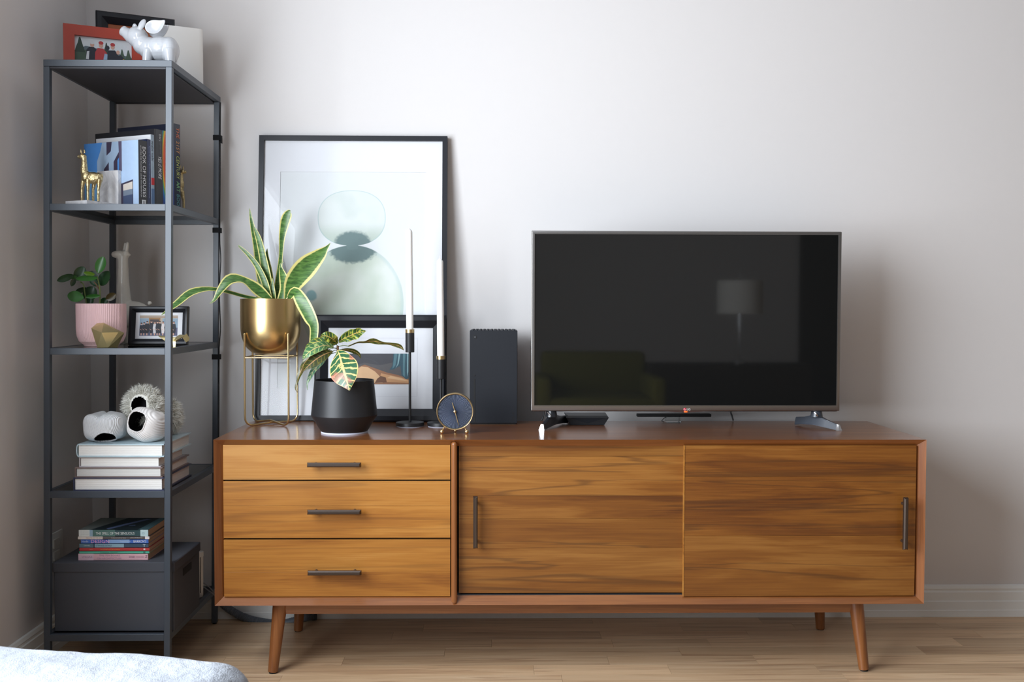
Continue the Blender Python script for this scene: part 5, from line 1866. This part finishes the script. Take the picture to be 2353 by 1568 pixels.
zmin = min(v.co.z for v in me.vertices)
for v in me.vertices:
    if v.co.z < zmin + 0.03:
        v.co.z += (Z3 - zmin) * (1 - (v.co.z - zmin) / 0.03)
link_mesh('body', me, M['cream_ceramic'], wl_, smooth=180)

# black photo frame
FY = -0.335
fa, fb = at(298, 793, FY), at(432.5, 791, FY)
fw, fh = (fb.x - fa.x), at(363, 704.5, FY + 0.02).z - Z3
pf = photo_frame('photo_frame', 'small black photo frame with a white-matted wedding party photo on the third shelf', ((fa.x + fb.x) / 2, FY, Z3), 0.03, fw, fh, 0.0185, 0.018, M['frame_black'], 0.16, 'scoop')
MB().span(-fw / 2 + 0.015, fw / 2 - 0.015, -0.0075, -0.006, 0.015, fh - 0.015).build('mat_board', M['paper'], pf, local=True, smooth=0)
hall, hall2, gold_, dress, suit, fl_ = C(176, 164, 152), C(136, 158, 176), C(150, 112, 70), C(20, 21, 32), C(28, 31, 46), C(76, 78, 104)
polys = [(hall, [(0, 0), (1, 0), (1, 1), (0, 1)]), (hall2, [(0, 0.35), (0.3, 0.35), (0.3, 0.85), (0, 0.85)]), (hall2, [(0.6, 0.35), (1, 0.35), (1, 0.85), (0.6, 0.85)]),
         (gold_, [(0.24, 0.3), (0.54, 0.3), (0.54, 0.88), (0.24, 0.88)]), (C(70, 60, 62), [(0.27, 0.3), (0.51, 0.3), (0.51, 0.8), (0.27, 0.8)]), (fl_, [(0, 0), (1, 0), (1, 0.40), (0, 0.36)]),
         (gold_, [(0, 0.90), (1, 0.90), (1, 0.93), (0, 0.93)])]
for u, hgt, m_c, wdt in ((0.05, 0.52, suit, .05), (0.12, 0.54, suit, .05), (0.20, 0.60, dress, .07), (0.31, 0.62, suit, .06), (0.40, 0.58, C(210, 206, 208), .05), (0.47, 0.60, suit, .05), (0.53, 0.60, dress, .06),
                         (0.62, 0.58, C(214, 206, 204), .05), (0.71, 0.60, suit, .06), (0.80, 0.62, suit, .06), (0.90, 0.58, dress, .06)):
    polys += [(m_c, [(u - wdt * .6, 0.12), (u + wdt * .6, 0.12), (u + wdt, hgt - .2), (u + wdt * .7, hgt), (u - wdt * .7, hgt), (u - wdt, hgt - .2)]),
              (C(206, 160, 140), ell(u, hgt + .06, .026, .055, 10)), (C(66, 50, 46), ell(u, hgt + .095, .026, .03, 10)),
              (C(206, 160, 140), [(u - wdt, 0.36), (u - wdt * .8, 0.34), (u, 0.26), (u, 0.30)]), (C(206, 160, 140), [(u - .015, 0.03), (u + .015, 0.03), (u + .015, 0.13), (u - .015, 0.13)])]
flat('snapshot', polys, pf, (-0.001, -0.0078, fh / 2), (1, 0, 0), (0, 0, 1), 0.114, 0.063, local=True, eps=0.00002)

# ================================================================== fourth shelf: stacked books and slippers
Z4 = SL[1]
BY0 = -0.549
zc = Z4


def lying(px0, px1, yfr, th, dep, label, cover, ct=0.003, round_spine=False, pages=None, group='large books stacked on the fourth shelf', rz=0.0, wrap=False):
    global zc
    k = mpp(yfr)
    x0, x1 = at(px0, 1080, yfr).x, at(px1, 1080, yfr).x
    t = thing('book', label, 'book', ((x0 + x1) / 2, yfr + dep / 2, zc), rz, group)
    w_ = x1 - x0
    m2 = MB()
    m2.span(-w_ / 2 + 0.003, w_ / 2, -dep / 2, dep / 2, 0.0, ct).span(-w_ / 2 + 0.003, w_ / 2, -dep / 2, dep / 2, th - ct, th)
    if round_spine:
        m2.prism([(-w_ / 2 + 0.004 - 0.006 * math.cos(a), -dep / 2, th / 2 + th / 2 * math.sin(a)) for a in [-PI / 2 + PI * i / 10 for i in range(11)]] +
                 [(-w_ / 2 + 0.004 - 0.0035 * math.cos(a), -dep / 2, th / 2 + (th / 2 - ct) * math.sin(a)) for a in [PI / 2 - PI * i / 10 for i in range(11)]], (0, dep, 0))
    else:
        m2.span(-w_ / 2, -w_ / 2 + 0.003, -dep / 2, dep / 2, 0.0, th)
    m2.build('cover', cover, t, local=True, smooth=0)
    pg_ = MB()
    pg_.span(-w_ / 2 + 0.004, w_ / 2 - 0.007, -dep / 2 + 0.004, dep / 2 - 0.004, ct, th - ct)
    for q in range(5):                                     # leaves standing a little proud in sheaves
        z_ = ct + (th - 2 * ct) * (q + 0.5) / 5
        pg_.span(-w_ / 2 + 0.004, w_ / 2 - 0.0066, -dep / 2 + 0.0036, dep / 2 - 0.0036, z_ - 0.0012, z_ + 0.0008)
    pg_.build('pages', pages or M['pages'], t, local=True, smooth=0)
    if wrap:
        MB().span(-w_ / 2 - 0.0004, w_ / 2 + 0.0004, -dep / 2 - 0.0008, -dep / 2 - 0.0004, 0.001, th - 0.001).build('shrink_wrap', M['wrap'], t, local=True, smooth=0)
    zc += th + 0.0002
    return t


lying(168, 376, BY0, 0.0375, 0.265, 'thick book with navy boards at the bottom of the white-edged stack', pmat('boards_navy', rgb(52, 56, 84), 0.4))
lying(172, 373, BY0 + 0.003, 0.0285, 0.255, 'shrink-wrapped book second from the bottom of the white-edged stack', pmat('boards_brown', rgb(132, 112, 108), 0.4), wrap=True)
lying(182, 369, BY0 + 0.006, 0.0295, 0.225, 'grey covered book third from the bottom of the white-edged stack', pmat('boards_grey', rgb(186, 182, 186), 0.4))
aqua = pmat('boards_aqua', rgb(182, 204, 213), 0.3, var=0.3, bscale=14, coat=0.3)
lying(177, 377, BY0 + 0.002, 0.0375, 0.262, 'pale aqua covered art book on top of the stack under the slippers', aqua, 0.0035, True)
ZS = zc


def superball(c, r, e, M3, cut=None, n=40, grow=0.0):
    """super-ellipsoid shell; faces whose direction lies within the cone (dir, cos) are left open"""
    m2 = MB()
    rows_ = []
    for i in range(n // 2 + 1):
        th_ = -PI / 2 + PI * i / (n // 2)
        row = []
        for j in range(n):
            ph_ = 2 * PI * j / n
            d = [math.cos(th_) * math.cos(ph_), math.cos(th_) * math.sin(ph_), math.sin(th_)]
            q = (abs(d[0]) ** e + abs(d[1]) ** e + abs(d[2]) ** e) ** (1.0 / e)
            p = Vector((d[0] / q * (r[0] + grow), d[1] / q * (r[1] + grow), d[2] / q * (r[2] + grow)))
            row.append(m2.b.verts.new(Vector(c) + M3 @ p))
        rows_.append(row)
    for i in range(n // 2):
        for j in range(n):
            vs4 = (rows_[i][j], rows_[i][(j + 1) % n], rows_[i + 1][(j + 1) % n], rows_[i + 1][j])
            if cut:
                cen = sum((v.co for v in vs4), Vector()) / 4 - Vector(c)
                if cen.normalized().dot(cut[0]) > cut[1]:
                    continue
            try:
                m2.b.faces.new(vs4)
            except ValueError:
                pass
    bmesh.ops.remove_doubles(m2.b, verts=m2.b.verts, dist=1e-6)
    loose = [v for v in m2.b.verts if not v.link_faces]
    bmesh.ops.delete(m2.b, geom=loose, context='VERTS')
    return m2


def boundary_loop(m2):
    es = [e for e in m2.b.edges if len(e.link_faces) == 1]
    if not es:
        return []
    nxt = {}
    for e in es:
        for a, b_ in ((e.verts[0], e.verts[1]), (e.verts[1], e.verts[0])):
            nxt.setdefault(a, []).append(b_)
    st = es[0].verts[0]
    loop, prev, cur = [st], None, st
    while True:
        c_ = [v for v in nxt[cur] if v is not prev]
        if not c_ or c_[0] is st or len(loop) > 500:
            break
        prev, cur = cur, c_[0]
        loop.append(cur)
    return [v.co.copy() for v in loop]


def slipper(name, label, cpx, cpy, Y, rpx, e, rot, odir, ocos, mat, sit=True):
    k = mpp(Y)
    r = tuple(q * k for q in rpx)
    c = at(cpx, cpy, Y)
    if sit:
        c.z = ZS + r[2] * 0.985
    t = thing(name, label, 'slipper', (c.x, c.y, ZS), 0, 'slippers on the book stack')
    M3 = rot
    od = Vector(odir).normalized()

    def deform(mb_):                            # soft knitted lumps and a seam crease over the top
        for v in mb_.b.verts:
            q = v.co - c
            v.co += noise.noise_vector(q * 24 + Vector((cpx, 0, 0))) * 0.0045
            if e > 3 and q.z > 0:
                v.co.z -= 0.006 * math.exp(-((q.x + 0.002) / 0.006) ** 2) * min(1, q.z / r[2] * 1.5)
    sh_ = superball(c, r, e, M3, (od, ocos), 72)
    deform(sh_)
    lp_ = boundary_loop(sh_)
    sh_.build('upper', mat, t, smooth=60)
    li = superball(c, r, e, M3, (od, ocos - 0.01), 72, -0.0026)
    deform(li)
    li.build('lining', M['lining'], t, smooth=60)
    if lp_:
        S = [sum((lp_[(i + d) % len(lp_)] for d in (-2, -1, 0, 1, 2)), Vector()) / 5 for i in range(len(lp_))]
        MB().tube(S, 0.0021, 8, closed=True).build('rim', mat if mat is not M['fur'] else M['white_matte'], t, smooth=60)
    return t, c, r, od


I3 = Matrix.Identity(3)
slipper('knitted_slipper', 'white knitted slipper at the left, heel toward the viewer, dark opening low down', 241, 979, -0.482, (44, 42, 33.5), 3.2, I3, (0.25, -0.70, -0.67), 0.84, M['knit_fine'])
slipper('knitted_slipper', 'white rib-knit slipper with its dark opening tipped toward the viewer', 338, 975, -0.488, (42, 38, 38), 2.6, Matrix.Rotation(0.35, 3, 'Y') @ Matrix.Rotation(-0.3, 3, 'Z'), (-0.34, -0.90, 0.30), 0.80, M['knit'])


def fluffy(label, cpx, cpy, Y, rpx, odir, ocos, nfur, lift=None):
    k = mpp(Y)
    r = tuple(q * k for q in rpx)
    c = at(cpx, cpy, Y)
    t = thing('fluffy_slipper', label, 'slipper', (c.x, c.y, ZS), 0, 'slippers on the book stack')
    od = Vector(odir).normalized()
    sh_ = superball(c, r, 2.2, I3, (od, ocos), 72)
    for v in sh_.b.verts:
        v.co.z = max(v.co.z, ZS + 0.001)
    sh_.build('upper', M['fur'], t, smooth=60)
    li = superball(c, r, 2.2, I3, (od, ocos - 0.01), 72, -0.002)
    for v in li.b.verts:
        v.co.z = max(v.co.z, ZS + 0.002)
    li.build('lining', M['lining'], t, smooth=60)
    fb_ = bmesh.new()
    rnd = random.Random(int(cpx))
    made = 0
    while made < nfur:
        d = Vector((rnd.gauss(0, 1), rnd.gauss(0, 1), rnd.gauss(0, 1))).normalized()
        if d.dot(od) > ocos + 0.004:
            continue
        q = (abs(d.x) ** 2.2 + abs(d.y) ** 2.2 + abs(d.z) ** 2.2) ** (1 / 2.2)
        p = c + Vector((d.x / q * r[0], d.y / q * r[1], d.z / q * r[2]))
        if p.z < ZS + 0.004:
            made += 1
            continue
        L = rnd.uniform(0.014, 0.030)
        g = Vector((rnd.gauss(0, .3), rnd.gauss(0, .3), rnd.gauss(-.1, .3)))
        clump = noise.noise_vector(p * 75) * 1.6
        d1 = (d + g * 0.4 + clump * 0.5).normalized()
        d2 = (d1 + g + clump * 0.6 + Vector((0, 0, -0.25))).normalized()
        s = d1.cross(Vector((rnd.gauss(0, 1), rnd.gauss(0, 1), rnd.gauss(0, 1)))).normalized() * 0.0008
        m1, m2_ = p + d1 * L * 0.55, p + d1 * L * 0.55 + d2 * L * 0.45
        m2_.z = max(m2_.z, ZS + 0.0006)
        v = [fb_.verts.new(x) for x in (p - s, p + s, m1 + s * .8, m1 - s * .8, m2_)]
        fb_.faces.new((v[0], v[1], v[2], v[3]))
        fb_.faces.new((v[3], v[2], v[4]))
        made += 1
    me_ = bpy.data.meshes.new('fur')
    fb_.to_mesh(me_)
    fb_.free()
    o = link_mesh('fur', me_, M['fur'], t, smooth=180)
    o['kind'] = 'stuff'
    return t


fluffy('fluffy white fur slipper lying on its side behind the rib-knit slipper', 330, 937, -0.412, (33, 25, 37), (-0.10, -0.90, 0.26), 0.78, 8000)
fluffy('fluffy white fur slipper at the back right, half behind the front shelf post', 380, 958, -0.332, (25, 24, 33), (0.0, 0.9, 0.3), 0.9, 7000)

# ================================================================== bottom shelf
Z5 = SL[0]
BX0, BX1, BYa, BYb = at(121, 1380, -0.532).x, at(402, 1380, -0.532).x, -0.532, -0.275
BTop = at(250, 1293.5, BYa).z
zb5 = Z5 + 0.0003
bx = thing('storage_box', 'charcoal cardboard storage box with lid on the bottom shelf', 'storage box', ((BX0 + BX1) / 2, (BYa + BYb) / 2, zb5))
LH = 0.0285
m2 = MB()
m2.span(BX0 + 0.003, BX1 - 0.003, BYa + 0.003, BYb - 0.003, zb5, BTop - LH + 0.006, 0.002, 1)
m2.build('body', M['box'], bx, smooth=0)
MB().span(BX0, BX1, BYa, BYb, BTop - LH, BTop, 0.002, 1).build('lid', M['box'], bx, smooth=0)
hy = (BYa + BYb) / 2
MB().span(BX1 - 0.0034, BX1 - 0.0022, hy - 0.042, hy + 0.042, BTop - LH - 0.034, BTop - LH - 0.012, 0.0003, 1).build('hand_hole', M['deep_black'], bx, smooth=0)

zc = BTop + 0.0001


def paperback(px0, px1, py0, py1, label, cover, Y=-0.505, dep=0.165, pages=None, ct=0.0008):
    """spine toward the viewer"""
    global zc
    x0, x1 = at(px0, py0, Y).x, at(px1, py0, Y).x
    th = (py1 - py0) * mpp(Y) * 0.985
    t = thing('paperback', label, 'book', ((x0 + x1) / 2, Y + dep / 2, zc), 0, 'paperbacks stacked on the storage box')
    w_ = x1 - x0
    m3 = MB().span(-w_ / 2, w_ / 2, -dep / 2, dep / 2, 0, ct).span(-w_ / 2, w_ / 2, -dep / 2, dep / 2, th - ct, th).span(-w_ / 2, w_ / 2, -dep / 2, -dep / 2 + ct, 0, th)
    m3.build('cover', cover, t, local=True, smooth=0)
    MB().span(-w_ / 2 + 0.0004, w_ / 2 - 0.0004, -dep / 2 + ct, dep / 2 - 0.001, ct, th - ct).build('pages', pages or M['tan_pages'], t, local=True, smooth=0)
    zc += th + 0.0001
    return t, w_, th, -dep / 2


def spine_print(b_, u0, u1, mat, v0=0.0, v1=1.0, name='spine_band'):
    t, w_, th, yf_ = b_
    MB().span((u0 - 0.5) * w_, (u1 - 0.5) * w_, yf_ - 0.0003, yf_ + 0.0001, th * v0 + 0.0001, th * v1 - 0.0001).build(name, mat, t, local=True, smooth=0)


def spine_word(b_, u0, u1, s, mat, v=0.5, size=0.5, name='spine_title'):
    t, w_, th, yf_ = b_
    text(name, s, mat, t, (((u0 + u1) / 2 - 0.5) * w_, yf_ - 0.0005, th * v), (1, 0, 0), (0, 0, 1), (u1 - u0) * w_, th * size, local=True)


def pcov(r, g, b):
    return pmat('paperback_%d%d%d' % (r, g, b), rgb(r, g, b), 0.4, coat=0.2, var=0.05, bscale=40)


b = paperback(180, 340, 1276, 1291.5, 'thick pink paperback at the bottom of the paperback stack', pcov(232, 184, 192))
spine_print(b, 0.0, 0.22, C(234, 200, 212))
spine_word(b, 0.05, 0.2, 'VITRUVIUS', C(166, 130, 158), 0.5, 0.3)
spine_word(b, 0.30, 0.60, 'THE TEN BOOKS', C(178, 140, 164), 0.74, 0.28)
spine_word(b, 0.27, 0.62, 'ON ARCHITECTURE', C(178, 140, 164), 0.28, 0.28)
spine_word(b, 0.73, 0.81, 'DOVER', C(150, 100, 130), 0.5, 0.3)
spine_word(b, 0.83, 0.94, 'DOVER PRESS', C(140, 90, 120), 0.5, 0.14)
spine_word(b, 0.96, 0.99, 'Z', C(120, 90, 110), 0.55, 0.4, 'publisher_mark')
b = paperback(182, 343, 1270, 1276, 'thin bright green paperback second from the bottom of the paperback stack', pcov(92, 196, 166))
spine_word(b, 0.30, 0.43, 'Constructions', C(40, 110, 90), 0.5, 0.45)
spine_word(b, 0.45, 0.55, 'Rajchman', C(40, 110, 90), 0.5, 0.45)
spine_print(b, 0.915, 0.945, C(50, 120, 110), 0.15, 0.8, 'publisher_mark')
b = paperback(182.5, 343.5, 1262, 1270, 'red paperback with small yellow title in the paperback stack', pcov(192, 66, 66))
spine_word(b, 0.14, 0.19, 'CARPO', C(232, 160, 150), 0.5, 0.32)
spine_word(b, 0.30, 0.58, 'THE ALPHABET AND THE ALGORITHM', C(240, 170, 80), 0.5, 0.32)
spine_print(b, 0.915, 0.94, C(238, 220, 216), 0.25, 0.75, 'publisher_mark')
b = paperback(182.5, 341, 1252.5, 1262, 'slate blue paperback with pale title panel in the paperback stack', pcov(66, 88, 108))
spine_print(b, 0.0, 0.20, C(92, 124, 138))
spine_print(b, 0.225, 0.645, C(144, 180, 196), 0.05, 0.95)
spine_word(b, 0.065, 0.16, 'CADWELL', C(210, 222, 226), 0.5, 0.3)
spine_word(b, 0.24, 0.47, 'STRANGE DETAILS', C(50, 80, 96), 0.5, 0.42)
t_, w__, th__, yf__ = b
text('publisher_mark', 'T', C(232, 236, 238), t_, ((0.94 - 0.5) * w__, yf__ - 0.0005, th__ * 0.5), (1, 0, 0), (0, 0, 1), 0.008, th__ * 0.62, local=True)
b = paperback(186, 341, 1242.5, 1252.5, 'bright blue paperback with pink title lettering in the paperback stack', pcov(70, 112, 196))
spine_print(b, 0.40, 0.72, C(140, 176, 224), 0.1, 0.95)
spine_word(b, 0.015, 0.11, 'Handle', C(206, 222, 240), 0.5, 0.45)
spine_word(b, 0.15, 0.42, 'DESIGN', C(240, 168, 206), 0.52, 0.78)
spine_word(b, 0.58, 0.74, 'Dictionary of Art', C(206, 222, 240), 0.5, 0.3)
spine_word(b, 0.78, 0.97, "BARRON'S", C(244, 246, 248), 0.5, 0.58)
b = paperback(179, 344, 1236, 1242.5, 'thin grey and white paperback under the topmost paperback', pcov(104, 98, 98))
spine_print(b, 0.0, 0.345, C(228, 222, 216))
spine_word(b, 0.11, 0.34, 'THE EYES OF THE SKIN', C(186, 150, 140), 0.5, 0.62)
spine_word(b, 0.465, 0.67, 'Architecture and the Senses', C(226, 222, 220), 0.5, 0.42)
spine_word(b, 0.73, 0.9, 'Juhani Pallasmaa', C(226, 222, 220), 0.5, 0.42)
spine_print(b, 0.935, 0.995, C(240, 232, 232))
b = paperback(181, 341, 1220.5, 1236, 'topmost thick paperback with dark green cover and white spine lettering', pcov(56, 84, 88))
spine_print(b, 0.0, 0.155, C(226, 232, 230))
spine_print(b, 0.155, 0.2, C(150, 180, 200))
spine_print(b, 0.2, 0.52, C(86, 122, 116))
spine_print(b, 0.885, 0.995, C(196, 222, 226))
spine_word(b, 0.245, 0.80, 'THE SPELL OF THE SENSUOUS', C(234, 240, 238), 0.47, 0.40)
spine_word(b, 0.03, 0.145, 'DAVID', C(204, 210, 210), 0.68, 0.2)
spine_word(b, 0.03, 0.145, 'ABRAM', C(204, 210, 210), 0.34, 0.2)
spine_word(b, 0.91, 0.945, 'O', C(140, 170, 180), 0.5, 0.34, 'publisher_mark')
t_, w__, th__, yf__ = b
flat('cover_picture', [(C(30, 44, 50), [(0, 0), (1, 0), (1, 1), (0, 1)]), (C(120, 128, 124), [(0, 0), (0.16, 0), (0.42, 1), (0, 1)]), (C(70, 100, 106), [(0.85, 0), (1, 0), (1, 1), (0.9, 1)]),
                       (C(96, 112, 150), [(0.36, 0.1), (0.42, 0.02), (0.62, 0.5), (0.8, 0.9), (0.72, 0.92), (0.5, 0.45)]), (C(84, 100, 128), [(0.62, 0.3), (0.72, 0.32), (0.7, 0.4), (0.63, 0.38)])],
     t_, (0, 0, th__ + 0.0001), (1, 0, 0), (0, 1, 0), w__ - 0.001, 0.163, local=True, eps=0.00004)

# slim white cylindrical modem behind the box, with its leads
my = -0.165
ma = at(457.5, 1320, my)
mt = thing('modem', 'slim white cylindrical modem standing behind the charcoal storage box', 'modem', (ma.x, my, Z5 - 0.004))
mh = at(458, 1268, my).z - (Z5 - 0.004)
MB().lathe([(0, 0), (0.0115, 0), (0.0125, 0.004), (0.0135, mh - 0.016), (0.0150, mh - 0.015), (0.0150, mh - 0.001), (0.0140, mh), (0, mh)], (ma.x, my, Z5 - 0.004), 32).build('body', M['white_plastic'], mt, smooth=40)
MB().box((ma.x + 0.0075, my - 0.0105, Z5 + mh * 0.47), (0.0018, 0.003, mh * 0.8)).build('slot', M['deep_black'], mt, smooth=0)
for q, (yy, lab) in enumerate(((-2, 'grey lead looping out of the white modem'), (7, 'second grey lead bundled below the first beside the modem'))):
    pts = [at(459, 1338 + yy, -0.16), at(470, 1344 + yy, -0.15), at(481, 1352 + yy, -0.14), at(490, 1362 + yy * .6, -0.125), at(500, 1372 + yy * .4, -0.105)]
    tag(MB().tube(spline(pts, 20), 0.0019, 8).build('lead', M['grey_cable'], None), lab, 'cable', 'leads beside the modem')
# corrugated cable sleeve under the console
sl = spline([at(484, 1350, -0.03), at(500, 1374, -0.032), at(522, 1397, -0.034), at(560, 1419, -0.036), at(605, 1430.5, -0.038), at(650, 1433.5, -0.04), Vector((-0.63, -0.045, 0.0155)), Vector((-0.60, -0.035, 0.0155))], 200)
tag(MB().tube(sl, [0.0140 if i % 2 else 0.0125 for i in range(200)], 14).build('cable_sleeve', M['sleeve'], None, smooth=60), 'dark corrugated cable sleeve curving along the floor under the console', 'cable sleeve')

# ================================================================== white ottoman in the foreground
OZ = 0.44
oa, ob = atz(0, 1488, OZ), atz(490, 1521, OZ)
ot = thing('ottoman', 'white textured fabric ottoman corner in the foreground at the lower left', 'ottoman', ((oa.x + ob.x) / 2, oa.y - 0.3, 0))
dirx = (ob - oa).normalized()
diry = Vector((-dirx.y, dirx.x, 0))
Lx, Ly = 0.78, 0.80
corner = ob + dirx * 0.05
center = corner - dirx * (Lx / 2 - 0.02) - diry * (Ly / 2 - 0.066)
m2 = MB()
m2.box((0, 0, 0), (1, 1, 1))
bmesh.ops.subdivide_edges(m2.b, edges=list(m2.b.edges), cuts=30, use_grid_fill=True)
for v in m2.b.verts:
    p = v.co * 2
    # rounded box: strong radius on vertical corners and top edge
    hx, hy_, hz = Lx / 2, Ly / 2, 0.16
    R_ = 0.085
    q = Vector((p.x * hx, p.y * hy_, p.z * hz))
    inner = Vector((max(-hx + R_, min(hx - R_, q.x)), max(-hy_ + R_, min(hy_ - R_, q.y)), max(-hz + 0.05, min(hz - 0.05, q.z))))
    d = q - inner
    if d.length > 1e-6:
        dn = Vector((d.x / R_, d.y / R_, d.z / 0.05))
        dn.normalize()
        q = inner + Vector((dn.x * R_, dn.y * R_, dn.z * 0.05))
    w3 = center + dirx * q.x + diry * q.y
    w3.z = OZ - hz + q.z
    w3 += noise.noise_vector(w3 * 7.0) * 0.006 + noise.noise_vector(w3 * 26.0) * 0.0025
    v.co = w3
m2.build('cushion', M['boucle'], ot, smooth=180)
for a_ in (-1, 1):
    for c_ in (-1, 1):
        f_ = center + dirx * (a_ * (Lx / 2 - 0.1)) + diry * (c_ * (Ly / 2 - 0.1))
        MB().cyl((f_.x, f_.y, 0), (f_.x, f_.y, 0.13), 0.018, 0.024, 16).build('leg', M['dark_wood'], ot)

# ================================================================== the room behind the camera (seen in the television's reflection)
cb = thing('sideboard', 'dark sideboard at the far end of the room, mirrored in the television', 'sideboard', (2.05, -6.4 + 0.25, 0))
MB().span(1.35, 2.75, -6.4 + 0.03, -6.4 + 0.45, 0.12, 0.56, 0.006, 1).build('body', M['dark_wood'], cb, smooth=0)
for x in (1.42, 2.68):
    for y in (-6.4 + 0.08, -6.4 + 0.40):
        MB().cyl((x, y, 0), (x, y, 0.125), 0.02, 0.026, 14).build('leg', M['dark_wood'], cb)
lt = thing('table_lamp', 'table lamp with white drum shade, mirrored in the television', 'lamp', (2.16, -6.4 + 0.25, 0.56))
MB().lathe([(0, 0), (0.075, 0), (0.075, 0.015), (0.012, 0.03), (0.012, 0.45), (0, 0.45)], (2.16, -6.4 + 0.25, 0.56), 24).build('base', M['chrome'], lt)
MB().lathe([(0.20, 0.44), (0.20, 0.73), (0.197, 0.73), (0.197, 0.44)], (2.16, -6.4 + 0.25, 0.56), 40).build('shade', M['shade'], lt)
MB().cyl((2.16, -6.4 + 0.25, 1.0), (2.16, -6.4 + 0.25, 1.36), 0.005, n=8).build('finial', M['chrome'], lt)
yc_ = thing('armchair', 'yellow-green armchair behind the viewer, mirrored in the television', 'armchair', (0.75, -4.6, 0))
MB().span(0.35, 1.15, -4.95, -4.25, 0.16, 0.42, 0.04, 3).build('seat', M['yellow_fabric'], yc_)
MB().span(0.35, 1.15, -5.05, -4.90, 0.30, 0.72, 0.04, 3).build('backrest', M['yellow_fabric'], yc_)
for x in (0.30, 1.10):
    MB().span(x, x + 0.10, -4.95, -4.25, 0.16, 0.56, 0.03, 3).build('armrest', M['yellow_fabric'], yc_)
for x in (0.40, 1.10):
    for y in (-4.9, -4.3):
        MB().cyl((x, y, 0), (x, y, 0.165), 0.016, 0.02, 12).build('leg', M['dark_wood'], yc_)
dr_ = struct(MB().span(3.3, 4.3, RY1, RY1 + 0.02, 0, 2.1).build('door_1', M['dark_wood'], None, smooth=0))
